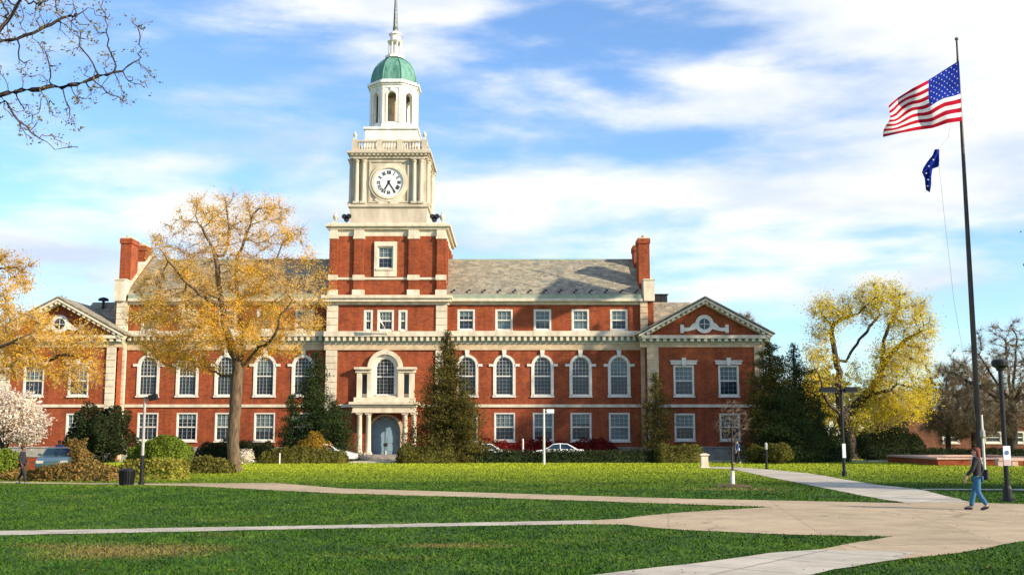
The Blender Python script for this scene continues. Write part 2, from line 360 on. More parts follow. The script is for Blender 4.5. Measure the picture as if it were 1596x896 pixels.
# ------------------------------------------------------------------ ground, paths
def grass_mat(blade=False):
    m = bpy.data.materials.new('lawn_blades' if blade else 'lawn_turf'); m.use_nodes = True; nt = m.node_tree; N = nt.nodes; L = nt.links
    b = N['Principled BSDF']; b.inputs['Roughness'].default_value = 0.75; b.inputs['Specular IOR Level'].default_value = 0.15
    t = N.new('ShaderNodeTexCoord')
    def noise(sc, det, rough=.55, st=None):
        vec = t.outputs['Object']
        if st:
            mp = N.new('ShaderNodeMapping'); mp.inputs['Scale'].default_value = st; L.new(vec, mp.inputs[0]); vec = mp.outputs[0]
        n = N.new('ShaderNodeTexNoise'); n.inputs['Scale'].default_value = sc; n.inputs['Detail'].default_value = det; n.inputs['Roughness'].default_value = rough; L.new(vec, n.inputs['Vector']); return n.outputs[0]
    def mr(v, a, b_, c=0, d=1):
        n = N.new('ShaderNodeMapRange'); L.new(v, n.inputs[0]); n.inputs[1].default_value=a; n.inputs[2].default_value=b_; n.inputs[3].default_value=c; n.inputs[4].default_value=d; return n.outputs[0]
    def mixc(f, a, c):
        n = N.new('ShaderNodeMix'); n.data_type='RGBA'; L.new(f, n.inputs[0])
        if isinstance(a, tuple): n.inputs[6].default_value = (*a,1)
        else: L.new(a, n.inputs[6])
        n.inputs[7].default_value = (*c,1); return n.outputs[2]
    c = mixc(mr(noise(.5,9,.7,(1,.45,1)), .35,.68), (0.030,0.088,0.006), (0.068,0.135,0.009))
    c = mixc(mr(noise(1.1,9,.75,(.8,.5,1)), .46,.64,0,.85), c, (0.018,0.052,0.005))
    c = mixc(mr(noise(.35,10,.8,(.7,1,1)), .54,.70,0,.6), c, (0.17,0.19,0.03))
    # a worn bare patch and a few tufts of straw
    def patch(px, py, rx, ry, amt):
        g = G(px, py); mp = N.new('ShaderNodeMapping'); mp.vector_type='POINT'
        mp.inputs['Location'].default_value = (-g.x/rx, -g.y/ry, 0); mp.inputs['Scale'].default_value = (1/rx, 1/ry, 0); L.new(t.outputs['Object'], mp.inputs[0])
        ln = N.new('ShaderNodeVectorMath'); ln.operation='LENGTH'; L.new(mp.outputs[0], ln.inputs[0])
        a = N.new('ShaderNodeMath'); a.operation='MULTIPLY_ADD'; L.new(noise(1.6,8,.75), a.inputs[0]); a.inputs[1].default_value = 1.6; L.new(ln.outputs['Value'], a.inputs[2])
        return mr(a.outputs[0], 1.15, 1.95, amt, 0)
    for p in ((205,858,1.9,1.5,.6), (90,850,1.0,.6,.35), (710,850,1.4,.5,.5), (1000,724,3.0,.7,.4), (1145,762,2.4,1.2,.5), (1500,735,4,1.4,.3)):
        c = mixc(patch(*p), c, (0.25,0.17,0.06))
    # yellower strip towards the building: sunlight painted into the grass colour
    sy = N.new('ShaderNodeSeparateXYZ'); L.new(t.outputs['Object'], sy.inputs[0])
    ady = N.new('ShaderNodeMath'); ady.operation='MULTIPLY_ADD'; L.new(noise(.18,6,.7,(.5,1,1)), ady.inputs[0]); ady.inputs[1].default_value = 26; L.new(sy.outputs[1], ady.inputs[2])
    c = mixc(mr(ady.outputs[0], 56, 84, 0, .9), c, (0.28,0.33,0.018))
    if blade:
        g = N.new('ShaderNodeNewGeometry'); hv = N.new('ShaderNodeHueSaturation'); L.new(c, hv.inputs['Color'])
        L.new(mr(g.outputs['Random Per Island'], 0,1,.75,1.3), hv.inputs['Value']); c = hv.outputs[0]
    L.new(c, b.inputs['Base Color'])
    if not blade:
        bp = N.new('ShaderNodeBump'); bp.inputs['Strength'].default_value = .9; bp.inputs['Distance'].default_value = .12; L.new(noise(7,6,.75,(1,.5,1)), bp.inputs['Height']); L.new(bp.outputs[0], b.inputs['Normal'])
    return m
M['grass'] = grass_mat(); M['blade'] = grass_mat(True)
mb = MB(); 
gx = [-3000,-400,-100,-60,-30,0,30,60,100,400,3000]; gy = [-300,-20,0,15,30,50,80,120,300,1000,4500]
for i in range(len(gx)-1):
    for j in range(len(gy)-1):
        mb.add([(gx[i],gy[j],0),(gx[i+1],gy[j],0),(gx[i+1],gy[j+1],0),(gx[i],gy[j+1],0)], [(0,1,2,3)])
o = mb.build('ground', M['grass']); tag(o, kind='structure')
bm = bmesh.new(); bm.from_mesh(o.data); bmesh.ops.remove_doubles(bm, verts=bm.verts, dist=.01); bm.to_mesh(o.data); bm.free()

def jointed(m, w, h, rot, amt, size):
    """cut joints, patches and stains in a paving material"""
    nt = m.node_tree; N = nt.nodes; L = nt.links; b = N['Principled BSDF']; src = b.inputs['Base Color'].links[0].from_socket
    t = N.new('ShaderNodeTexCoord'); mp = N.new('ShaderNodeMapping'); mp.inputs['Rotation'].default_value = (0,0,R(rot)); L.new(t.outputs['Object'], mp.inputs[0])
    wn_ = N.new('ShaderNodeTexNoise'); wn_.inputs['Scale'].default_value = .8; L.new(mp.outputs[0], wn_.inputs['Vector'])
    br = N.new('ShaderNodeTexBrick'); br.offset = 0; br.inputs['Scale'].default_value = 1; br.inputs['Brick Width'].default_value = w; br.inputs['Row Height'].default_value = h; br.inputs['Mortar Size'].default_value = size
    br.inputs['Color1'].default_value = (1,1,1,1); br.inputs['Color2'].default_value = (.86,.86,.86,1); br.inputs['Mortar'].default_value = (amt,amt,amt,1); L.new(mp.outputs[0], br.inputs['Vector'])
    mx_ = N.new('ShaderNodeMix'); mx_.data_type='RGBA'; mx_.blend_type='MULTIPLY'; mx_.inputs[0].default_value = 1; L.new(src, mx_.inputs[6]); L.new(br.outputs['Color'], mx_.inputs[7])
    st = N.new('ShaderNodeTexNoise'); st.inputs['Scale'].default_value = 1.1; st.inputs['Detail'].default_value = 10; st.inputs['Roughness'].default_value = .75; L.new(t.outputs['Object'], st.inputs['Vector'])
    sr = N.new('ShaderNodeMapRange'); L.new(st.outputs[0], sr.inputs[0]); sr.inputs[1].default_value=.34; sr.inputs[2].default_value=.56; sr.inputs[3].default_value=.72; sr.inputs[4].default_value=1.0
    hv = N.new('ShaderNodeHueSaturation'); L.new(mx_.outputs[2], hv.inputs['Color']); L.new(sr.outputs[0], hv.inputs['Value'])
    vo = N.new('ShaderNodeTexVoronoi'); vo.feature='DISTANCE_TO_EDGE'; vo.inputs['Scale'].default_value=.16
    ad = N.new('ShaderNodeVectorMath'); ad.operation='MULTIPLY_ADD'; L.new(wn_.outputs['Color'], ad.inputs[0]); ad.inputs[1].default_value=(1.5,1.5,0); L.new(t.outputs['Object'], ad.inputs[2]); L.new(ad.outputs[0], vo.inputs['Vector'])
    cr = N.new('ShaderNodeMapRange'); L.new(vo.outputs['Distance'], cr.inputs[0]); cr.inputs[1].default_value=.0; cr.inputs[2].default_value=.006; cr.inputs[3].default_value=.55; cr.inputs[4].default_value=1
    h2 = N.new('ShaderNodeHueSaturation'); L.new(hv.outputs[0], h2.inputs['Color']); L.new(cr.outputs[0], h2.inputs['Value'])
    L.new(h2.outputs[0], b.inputs['Base Color'])
jointed(M['concrete'], 1.6, 1.6, 38, .5, .03); jointed(M['tan'], 3.2, 3.2, 8, .78, .03)
PAVED = []
def pave(name, pxs, material, z, subdiv_jit=0.05):
    pts = [G(*p) if not isinstance(p, Vector) else p for p in pxs]
    out = []
    r2 = random.Random(len(pxs))
    for i, p in enumerate(pts):
        q = pts[(i+1)%len(pts)]; n = max(1, int((q-p).length/0.5)); n = min(n, 60)
        d = (q-p); nn = Vector((-d.y, d.x, 0)).normalized() if d.length > 1e-6 else Vector((0,0,0))
        for k in range(n):
            w = p + d*(k/n)
            if k: w = w + nn*r2.uniform(-subdiv_jit, subdiv_jit)
            out.append(w)
    me = bpy.data.meshes.new(name); bm = bmesh.new()
    vs = [bm.verts.new((p.x, p.y, z)) for p in out]; f = bm.faces.new(vs); bmesh.ops.triangulate(bm, faces=[f]); 
    bmesh.ops.recalc_face_normals(bm, faces=bm.faces[:])
    for f in bm.faces:
        if f.normal.z < 0: f.normal_flip()
    bm.to_mesh(me); bm.free(); me.materials.append(material)
    ob = bpy.data.objects.new(name, me); C.objects.link(ob); tag(ob, kind='structure')
    PAVED.append(np.array([(p.x, p.y) for p in pts]))
    return ob
# plaza of tan paving with the long diagonal walk running off to the left
pave('plaza_paving', [(-60,749.5),(220,753.5),(430,752.5),(532,761),(732,767),(1064,777),(1410,784),(1514,783),(1596,785.5),(1900,790),(1900,800),(1596,843),(1500,861),(1400,871.5),
      (1275,857),(1300,852),(1392,836),(1290,834.5),(1200,832),(1064,826),(1020,822.5),(975,817.5),(920,817),(920,811),(969,808.5),(1010,803),(1064,798.5),(1205,790),(1064,785.5),(732,774.5),(532,769),(300,757.5),(220,755.5),(-60,752)], M['tan'], 0.010)
pave('concrete_path', [(920,811),(532,818.5),(0,827.5),(-500,838),(-500,846),(0,834.5),(532,823.5),(760,819.5),(920,817)], M['concrete'], 0.014)
pave('concrete_path', [(780,925),(860,909),(925,897),(960,892.5),(1064,881),(1200,862.5),(1275,857.2),(1430,861),(1400,872.5),(1300,888),(1260,898),(1200,912),(1150,925)], M['concrete'], 0.018)
pave('concrete_path', [(1100,727.2),(1147,728),(1194,731),(1264,738),(1364,755),(1431,762),(1514,782.6),(1500,783.2),(1410,783.6),(1357,775),(1281,760),(1197,743),(1141,731),(1100,729.5)], M['concrete'], 0.014)
pave('concrete_path', [(1434,761.8),(1596,762.2),(1900,763),(1900,765),(1596,764.2),(1440,763.4)], M['concrete'], 0.018)
# drive in front of the building, kerb
mb = MB(); mb.box(-75, 60, 86.2, 91.0, -0.2, 0.012); tag(mb.build('road', M['asphalt']), kind='structure')
mb = MB(); mb.box(-75, 60, 86.0, 86.2, -0.2, 0.12); tag(mb.build('kerb', M['concrete']), kind='structure')
p0 = W(548,715,84.0).x; p1 = W(655,715,84.0).x
mb = MB(); mb.box(p0, p1, 82.4, 85.98, -0.2, 0.10); mb.box(p0, p1, 91.02, 93, -.2, .10); tag(mb.build('pavement', M['concrete']), kind='structure')

# ------------------------------------------------------------------ the library
Y0 = 94.0
LIB = empty('library_building', (W(600,700,Y0).x, Y0, 0))
tag(LIB, 'long red brick library with white clock tower, arched windows and slate roof behind the lawn', 'building')
LO = Vector(LIB.location)
def lb(mb, name, m, smooth=False, parent=None, angle=None, label=None):
    """build a world-space mesh as a part of the library"""
    off = LO
    mb.v = [(v[0]-off.x, v[1]-off.y, v[2]-off.z) for v in mb.v]
    o = mb.build(name, m, parent or LIB, smooth=smooth, angle=angle)
    if label: o['label'] = label
    return o
def X(px, py=600, Y=Y0): return W(px, py, Y).x
def Z(py, Y=Y0): return W(798, py, Y).z

def arc_pts(x0, x1, spring, n=14):
    r = (x1-x0)/2; cx = (x0+x1)/2
    return [(cx-r*math.cos(math.pi*i/n), spring+r*math.sin(math.pi*i/n)) for i in range(n+1)]
def outline(x0, x1, z0, z1, arch):
    if not arch: return [(x0,z0),(x0,z1),(x1,z1),(x1,z0)]
    sp = z1-(x1-x0)/2
    return [(x0,z0)]+arc_pts(x0,x1,sp)+[(x1,z0)]
def wall(mb, x0, x1, z0, z1, y, ops, rev=0.26, m=0):
    xs = sorted({x0, x1, *[v for o in ops for v in (o[0], o[1])]}); zs = sorted({z0, z1, *[v for o in ops for v in (o[2], o[3])]})
    xs = [v for v in xs if x0 <= v <= x1]; zs = [v for v in zs if z0 <= v <= z1]
    for i in range(len(xs)-1):
        for j in range(len(zs)-1):
            cx = (xs[i]+xs[i+1])/2; cz = (zs[j]+zs[j+1])/2
            if any(o[0] < cx < o[1] and o[2] < cz < o[3] for o in ops): continue
            mb.add([(xs[i],y,zs[j]),(xs[i+1],y,zs[j]),(xs[i+1],y,zs[j+1]),(xs[i],y,zs[j+1])], [(0,1,2,3)], m)
    for a,b,c,d,arch in ops:
        ol = outline(a,b,c,d,arch)
        if arch:
            pts = arc_pts(a,b,d-(b-a)/2); n = len(pts)//2
            for i in range(n): mb.add([(a,y,d),(pts[i][0],y,pts[i][1]),(pts[i+1][0],y,pts[i+1][1])], [(0,1,2)], m)
            for i in range(n, len(pts)-1): mb.add([(b,y,d),(pts[i][0],y,pts[i][1]),(pts[i+1][0],y,pts[i+1][1])], [(0,1,2)], m)
        k = len(ol)
        for i in range(k):
            p, q = ol[i], ol[(i+1)%k]
            mb.add([(p[0],y,p[1]),(q[0],y,q[1]),(q[0],y+rev,q[1]),(p[0],y+rev,p[1])], [(0,1,2,3)], m)

def shell(mb, x0, x1, y0, y1, z0, z1, m=0, front=False):
    """sides, back and top of a block (the front is made by wall())"""
    vs = [(x0,y0,z0),(x1,y0,z0),(x1,y1,z0),(x0,y1,z0),(x0,y0,z1),(x1,y0,z1),(x1,y1,z1),(x0,y1,z1)]
    fs = [(1,2,6,5),(2,3,7,6),(3,0,4,7),(4,5,6,7)]
    if front: fs.append((0,1,5,4))
    mb.add(vs, fs, m)

# ---- windows: built once per kind in local space (origin: bottom centre of the opening on the wall face)
def make_window(w, h, arch=False, casing=0.11, surround=0.0, key=False, imposts=False, cap=False, cols=4, rows=(3,3), blind=1.0, glass_split=.5, sill=True, wing=False):
    x0, x1 = -w/2, w/2
    s = MB()
    inner = outline(x0+casing, x1-casing, casing*.7, h-casing, arch)
    outer = outline(x0-surround+.003, x1+surround-.003, (.003 if not surround else -0.02), h+surround-.003, arch)
    yo = -0.07 if surround else -0.012
    s.band(inner, outer, yo, 0.16)
    s.box(x0+casing, x1-casing, yo+.004, .16, -.0, casing*.7)
    if sill: s.box(x0-surround-.05, x1+surround+.05, -0.13, 0.0, -0.12, -.004)
    if key: s.prism([(-.13,h+surround-.22),(.13,h+surround-.22),(.2,h+surround+.38),(-.2,h+surround+.38)], -0.16, -0.0)
    if imposts:
        sp = h-w/2
        for sg in (-1,1): s.box(*sorted((sg*(w/2+surround-.02), sg*(w/2+surround+.36))), -0.11, 0.0, sp-.06, sp+.16)
    if cap:
        s.box(x0-.22, x1+.22, -.14, 0, h+.06, h+.30); s.box(x0-.30, x1+.30, -.22, 0, h+.304, h+.40)
        s.prism([(-.12,h-.02),(.12,h-.02),(.18,h+.62),(-.18,h+.62)], -.26, 0)
    root = s.build('window', M['white'])
    f = MB(); ow = w-2*casing; bot = casing*.7; top = h-casing; r = ow/2; sp = top-r
    fr = .055
    f.band(outline(-ow/2+fr, ow/2-fr, bot+fr, top-fr, arch), outline(-ow/2-.01, ow/2+.01, bot-.01, top+.01, arch), .06, .13)
    f.box(-ow/2, ow/2, .064, .13, bot, bot+fr+.02)
    mid = bot+(top-bot)*glass_split
    f.box(-ow/2, ow/2, .045, .13, mid-.055, mid+.055)
    def ztop(x): return sp+math.sqrt(max(0, r*r-x*x)) if arch else top
    for i in range(1, cols):
        x = -ow/2+ow*i/cols; f.box(x-.003, x+.003, .089, .125, bot, mid); f.box(x-.010, x+.010, .085, .125, mid, ztop(x))
    for k,(a,b) in enumerate(((bot,mid),(mid,top))):
        for j in range(1, rows[k]):
            z = a+(b-a)*j/rows[k]; hw = ow/2 if (not arch or z < sp) else math.sqrt(max(0, r*r-(z-sp)**2))
            f.box(-hw, hw, .093, .121, z-(.003 if k == 0 else .010), z+(.003 if k == 0 else .010))
    f.build('sash', M['white'], root)
    g = MB(); ol = outline(-ow/2-.01, ow/2+.01, bot-.01, top+.01, arch)
    if blind <= 0: g.prism(ol, .15, .17, 0)
    else:
        zb = top-(top-bot)*blind*(1-glass_split)
        if arch: zb = max(mid, min(zb, sp))
        lower = [(-ow/2-.01,bot-.01),(ow/2+.01,bot-.01),(ow/2+.01,zb),(-ow/2-.01,zb)]
        upper = [(-ow/2-.01,zb)]+[p for p in ol if p[1] > zb]+[(ow/2+.01,zb)]
        g.prism(lower, .15, .17, 0); g.prism(upper, .15, .17, 1)
    g.build('pane', [M['glass'], M['blind']], root)
    return root
def put_window(proto, cx, z, y, label=None):
    o = copy_tree(proto, LIB); o.location = (cx-LO.x, y-LO.y, z-LO.z)
    if label: o['label'] = label
    return o
protos = []
def proto(*a, **k): p = make_window(*a, **k); protos.append(p); return p

# dimensions at the facade plane
zG0, zG1 = Z(687), Z(643)        # ground storey windows
zA0, zA1 = Z(617), Z(554.5)      # arched windows
zT0, zT1 = Z(515), Z(482)        # top storey windows
z_str = Z(632); zF0, zF1 = Z(545.5), Z(523); zE = Z(470)
sG = X(803)-X(770.5); wA = X(801.5)-X(770.5); wT = X(740.5)-X(713)
P_g = [proto(sG, zG1-zG0, blind=b, cols=4, rows=(3,3)) for b in (1.0, .75, 0, 2.0, 1.3, .45)]
P_a = [proto(wA, zA1-zA0, arch=True, casing=.11, surround=.11, key=True, imposts=True, cols=5, rows=(5,5), blind=b, glass_split=.50) for b in (0, .8, 0, .9)]
P_t = [proto(wT, zT1-zT0, blind=b, cols=3, rows=(2,2), casing=.14) for b in (1.0, 1.9, 0, .6, 1.35)]

def dentil_cornice(mb, x0, x1, y, ztop, zbot, mid=1, proj=0.55, step=0.52):
    """projecting cornice: cap, copper-washed bed with modillions, plain frieze; materials 0 stone 1 copper 2 pinkish stone"""
    h = ztop-zbot
    mb.box(x0, x1, y-proj, y+.3, ztop-h*.28, ztop, 0)
    mb.box(x0, x1, y-proj*.42, y+.3, zbot+h*.40, ztop-h*.283, 1)
    n = max(1, int((x1-x0)/step)); st = (x1-x0)/n
    for i in range(n):
        cx = x0+st*(i+.5); mb.box(cx-st*.24, cx+st*.24, y-proj*.86, y-proj*.42-.002, ztop-h*.52, ztop-h*.285, 0)
    mb.box(x0, x1, y-proj*.3, y+.3, zbot+h*.33, zbot+h*.397, 0)
    mb.box(x0, x1, y-.10, y+.3, zbot, zbot+h*.327, 2)
CM = [M['stone'], M['copper_trim'], M['stone2']]

def quoins(mb, x0, x1, y, z0, z1, proj=.12, h=.52, side=0):
    mb.box(x0+.02, x1-.02, y-proj+.05, y+.35, z0, z1)
    n = int((z1-z0)/h); st = (z1-z0)/n
    for i in range(n): mb.box(x0, x1, y-proj, y+.34, z0+st*i+.025, z0+st*(i+1)-.025)

# ---- right and left wings
def wing(xa, xb, cg, ca, ct, gsel, asel, tsel, gable_right):
    zg0, zg1, za0, za1, zt0, zt1 = zG0, zG1, zA0, zA1, zT0, zT1
    ops = [(c-sG/2, c+sG/2, zG0, zG1, False) for c in cg]+[(c-wA/2, c+wA/2, zA0, zA1, True) for c in ca]+[(c-wT/2, c+wT/2, zT0, zT1, False) for c in ct]
    mb = MB(); wall(mb, xa, xb, 0, zE, Y0, ops); shell(mb, xa, xb, Y0, Y0+14, 0, zE)
    lb(mb, 'brick_wall', M['brick'])
    for c, k in zip(cg, gsel): put_window(P_g[k], c, zG0, Y0)
    for c, k in zip(ca, asel): put_window(P_a[k], c, zA0, Y0)
    for c, k in zip(ct, tsel): put_window(P_t[k], c, zT0, Y0)
    mb = MB(); dentil_cornice(mb, xa, xb, Y0, Z(516.5), zF0); lb(mb, 'cornice', CM)
    mb = MB(); mb.box(xa, xb, Y0-.12, Y0+.1, Z(634.5), Z(630)); lb(mb, 'string_course', M['stone'])
    mb = MB(); mb.box(xa, xb, Y0-.15, Y0+.1, 0, .95); mb.box(xa, xb, Y0-.2, Y0+.1, .953, 1.05); lb(mb, 'plinth', M['plinth'])
    mb = MB(); mb.box(xa, xb, Y0-.10, Y0+.2, Z(475), Z(470.5), 0); mb.box(xa, xb, Y0-.5, Y0+.3, Z(470.3), Z(466), 0); mb.box(xa, xb, Y0-.42, Y0+.6, Z(465.9), Z(460), 1)
    lb(mb, 'eaves', [M['stone'], M['copper_trim']])
# roof of wings: one gabled roof with ridge at depth
YR = Y0+6.2; zR = W(798, 405, YR).z; zS = Z(460.5)
def roof_part(xa, xb):
    mb = MB()
    y0 = Y0-.25; y1 = 2*YR-y0
    mb.add([(xa,y0,zS),(xb,y0,zS),(xb,YR,zR),(xa,YR,zR),(xb,y1,zS),(xa,y1,zS)], [(0,1,2,3),(3,2,4,5),(0,3,5),(1,4,2)], 0)
    # snow guards in two rows above the gutter
    n = int((xb-xa)/1.3)
    for row in (0.06, .11):
        for i in range(n):
            x = xa+(i+.3+row*3)*(xb-xa)/n; y = y0+(YR-y0)*row; z = zS+(zR-zS)*row
            mb.box(x-.10, x+.10, y-.04, y+.04, z, z+.14, 1)
    mb.box(xa, xb, YR-.15, YR+.15, zR-.08, zR+.06, 2)
    return mb
XB0, XB1 = X(508), X(696.5)        # central block
XL, XRt = X(196), X(1003)
gR = [X(c,665) for c in (728,786.5,846.8,905.5,965.5)]; aR = [X(c,590) for c in (728,786,845.5,905,965)]; tR = [X(c,498) for c in (726.5,785.5,845.5,904.5,964.5)]
gL = [X(c,665) for c in (230,291,351,412,471)]; aL = [X(c,590) for c in (231,292,352,412.5,472)]; tL = [X(c,498) for c in (234,294,354,414,474)]
wing(XB1-.3, XRt, gR, aR, tR, (1,0,4,1,3), (0,2,0,0,3), (3,1,4,1,0), True)
wing(XL, XB0+.3, gL, aL, tL, (2,5,0,4,0), (0,2,0,1,0), (1,0,3,4,0), False)
XRr = X(1004, 440)
lb(roof_part(XB1-.3, XRr-.05), 'roof', [M['slate'], M['dark'], M['copper_trim']])
XLr = X(197, 440)
lb(roof_part(XLr+.05, XB0+.3), 'roof', [M['slate'], M['dark'], M['copper_trim']])
# gable end walls with stone copings, and paired chimneys
for sg, xe in ((1, XRr), (-1, XLr)):
    xa, xb = sorted((xe-.05*sg, xe+.75*sg))
    y0 = Y0-.3; y1 = 2*YR-y0
    mb = MB(); vs = []
    for x in (xa, xb): vs += [(x,y0+.1,0),(x,y1,0),(x,y1,zS+.35),(x,YR,zR+.35),(x,y0+.1,zS+.35)]
    mb.add(vs, [(0,1,2,3,4),(9,8,7,6,5),(0,4,9,5),(4,3,8,9),(3,2,7,8),(2,1,6,7)])
    lb(mb, 'gable_wall', M['brick'])
    mb = MB(); xa2, xb2 = xa-.07, xb+.07
    mb.box(xa2, xb2, y0-.25, y0+.9, Z(470), Z(438)); mb.box(xa2-.06, xb2+.06, y0-.32, y0+1.0, Z(438)+.003, Z(436))
    vs = []
    for x in (xa2, xb2): vs += [(x,y0+.9,zS+.75),(x,YR,zR+.36),(x,YR,zR+.62),(x,y0+.9,zS+1.05)]
    mb.add(vs, [(0,1,2,3),(7,6,5,4),(0,4,5,1),(1,5,6,2),(2,6,7,3),(3,7,4,0)])
    vs = []
    for x in (xa2, xb2): vs += [(x,y1,zS+.36),(x,YR,zR+.361),(x,YR,zR+.62),(x,y1,zS+.62)]
    mb.add(vs, [(3,2,1,0),(4,5,6,7),(1,5,4,0),(2,6,5,1),(3,7,6,2),(0,4,7,3)])
    lb(mb, 'gable_coping', M['stone'])
    for dy in (1.2, 4.9):
        yc = Y0+dy+.6; cx = xe+(.15 if sg > 0 else -.5); ztop = W(798, 373, Y0+1.9).z
        zb = zS+ (zR-zS)*min(1,(yc-.9-Y0)/6.2)
        mb = MB(); mb.box(cx-.48, cx+.48, yc-.9, yc+.9, zb-1, ztop-.55); mb.box(cx-.55, cx+.55, yc-.98, yc+.98, ztop-.549, ztop-.12)
        ch = lb(mb, 'chimney', M['brick'])
        mb = MB(); mb.box(cx-.5, cx+.5, yc-.92, yc+.92, ztop-.118, ztop)
        for q in (-.4,.0,.4): mb.lathe(cx, yc+q*1.3, [(.17,ztop+.001),(.15,ztop+.22)], 8)
        lb(mb, 'chimney_cap', M['stone2'], parent=ch)
    mb = MB(); quoins(mb, *( (X(998.5,560), X(1010,560)) if sg > 0 else (X(180,560), X(197,560)) ), Y0-.24, 0, Z(470), proj=.1); lb(mb, 'end_pier', M['stone2'] if sg > 0 else M['stone'])

# ---- pavilions with pediments at either end
YP = Y0-1.8
def pavilion(cx, x0, x1, mirror):
    xs = lambda px: cx+(X(px,600,YP)-X(1101,600,YP))*(-1 if mirror else 1)
    y = YP; w2 = X(1083,600,YP)-X(1051,600,YP)
    pg0, pg1, p20, p21 = Z(686,YP), Z(644,YP), Z(617,YP), Z(569,YP)
    zc = Z(523,YP); zfb = Z(541,YP); za = Z(466,YP-.3)
    cs = [xs(1067), xs(1137)]
    ops = [(c-w2/2,c+w2/2,pg0,pg1,False) for c in cs]+[(c-w2/2,c+w2/2,p20,p21,False) for c in cs]
    mb = MB(); wall(mb, x0, x1, 0, zc-.3, y, ops); shell(mb, x0, x1, y, y+15, 0, zc-.3); lb(mb, 'brick_wall', M['brick'])
    pw = proto(w2, p21-p20, cap=True, casing=.12, cols=4, rows=(3,3), blind=1.0)
    pgw = proto(w2, pg1-pg0, casing=.12, cols=4, rows=(3,3), blind=1.0)
    for c in cs: put_window(pw, c, p20, y); put_window(pgw, c, pg0, y)
    mb = MB(); dentil_cornice(mb, x0-.55, x1+.55, y, zc, zfb, proj=.6, step=.56); lb(mb, 'cornice', CM)
    mb = MB(); mb.box(x0+.9, x1-.75, y-.12, y+.1, Z(634.5,YP), Z(630,YP)); lb(mb, 'string_course', M['stone'])
    mb = MB(); mb.box(x0-.05, x1+.05, y-.16, y+.1, 0, 1.0); mb.box(x0-.05, x1+.05, y-.22, y+.1, 1.003, 1.12); lb(mb, 'plinth', M['plinth'])
    qw = X(1027,600,YP)-X(1009,600,YP)
    mb = MB(); quoins(mb, x0, x0+qw, y, 1.13, zfb-.003); lb(mb, 'quoin_pier', M['stone2'] if not mirror else M['stone']); mb = MB(); quoins(mb, x1-qw*.8, x1, y, 1.13, zfb-.003); lb(mb, 'quoin_pier', M['stone2'] if not mirror else M['stone'])
    # pediment: brick tympanum, raking cornices, round window with scrolled supports
    hw = (x1-x0)/2+.75; mx = (x0+x1)/2
    mb = MB(); mb.prism([(mx-hw+.9,zc+.0),(mx+hw-.9,zc+.0),(mx,za-.45)], y+.02, y+.4); lb(mb, 'tympanum', M['brick'])
    mb = MB()
    for sg in (-1,1):
        A = Vector((mx+sg*hw, 0, zc+.02)); B = Vector((mx, 0, za))
        d = (B-A); L_ = d.length; d.normalize(); nrm = Vector((-d.z, 0, d.x))*sg
        if nrm.z < 0: nrm = -nrm
        def strip(off0, off1, ya, yb, m, s0=0.0, s1=1.0):
            a0 = A+d*L_*s0; b0 = A+d*L_*s1
            q = [a0+nrm*off0, b0+nrm*off0, b0+nrm*off1, a0+nrm*off1]
            # cut the upper end plumb at the ridge
            def plumb(p): 
                t = (mx-p.x)/d.x; return p+d*t
            if s1 == 1.0: q[1] = plumb(q[1]); q[2] = plumb(q[2])
            mb.prism([(p.x,p.z) for p in q], ya, yb, m)
        strip(-.16, .0, y-.75, y+.4, 0); strip(-.40, -.163, y-.35, y+.4, 0)
        n = 13
        for i in range(n):
            s = (i+.6)/(n+.2); c = A+d*L_*s-nrm*.27
            mb.obox((c.x, y-.52, c.z), d*.13, (0,.165,0), nrm*.095, 0)
    lb(mb, 'raking_cornice', CM)
    zc2 = Z(505,YP); rr = .72
    ring = lambda r, n=24: [(mx+math.cos(2*math.pi*i/n)*r, zc2+math.sin(2*math.pi*i/n)*r) for i in range(n)]
    mb = MB(); mb.band(ring(.47), ring(.78), y-.1, y+.02, closed=True)
    for sg in (-1,1):
        up = [(mx+sg*v[0], zc2+v[1]) for v in ((.74,.15),(1.0,.02),(1.25,-.28),(1.55,-.32),(1.75,-.28),(1.75,-.60),(1.4,-.62),(.95,-.50),(.66,-.42))]
        mb.prism(up, y-.075, y+.02)
        mb.box(*sorted((mx+sg*1.75, mx+sg*2.05)), y-.1, y+.02, zc2-.75, zc2-.05)
    rw = lb(mb, 'round_window', M['white'])
    mb = MB(); mb.prism(ring(.472), y-.03, y+.018); lb(mb, 'pane', M['glass'], parent=rw)
    mb = MB(); mb.box(mx-.02,mx+.02,y-.06,y-.031,zc2-.47,zc2+.47); mb.box(mx-.47,mx+.47,y-.058,y-.031,zc2-.02,zc2+.02); lb(mb, 'sash', M['white'], parent=rw)
    # gabled roof running back, and the connecting roof beside it
    mb = MB(); y0 = y-.76; y1 = y+15; e = .28
    for sg in (-1,1):
        a = (mx+sg*(hw+.15), zc+.05); b = (mx, za+.08)
        mb.add([(a[0],y0,a[1]),(b[0],y0,b[1]),(b[0],y1,b[1]),(a[0],y1,a[1]),(a[0],y0,a[1]+.12),(b[0],y0,b[1]+.14),(b[0],y1,b[1]+.14),(a[0],y1,a[1]+.12)],
               [(0,1,2,3),(7,6,5,4),(0,4,5,1),(3,2,6,7),(0,3,7,4)])
    lb(mb, 'roof', M['slate'])
    inner = x0 if not mirror else x1
    mb = MB(); yr = y+7; zrr = W(798,471,yr).z
    xa, xb = sorted((inner-.9*(1 if not mirror else -1), mx))
    ye = Y0+.2; zee = Z(521, ye)
    mb.add([(xa,ye,zee),(xb,ye,zee),(xb,yr,zrr),(xa,yr,zrr),(xa,2*yr-ye,zee),(xb,2*yr-ye,zee)], [(0,1,2,3),(3,2,5,4),(0,3,4),(1,5,2)])
    lb(mb, 'roof', M['slate'])
PX0, PX1 = X(1009,600,YP), X(1191,600,YP)
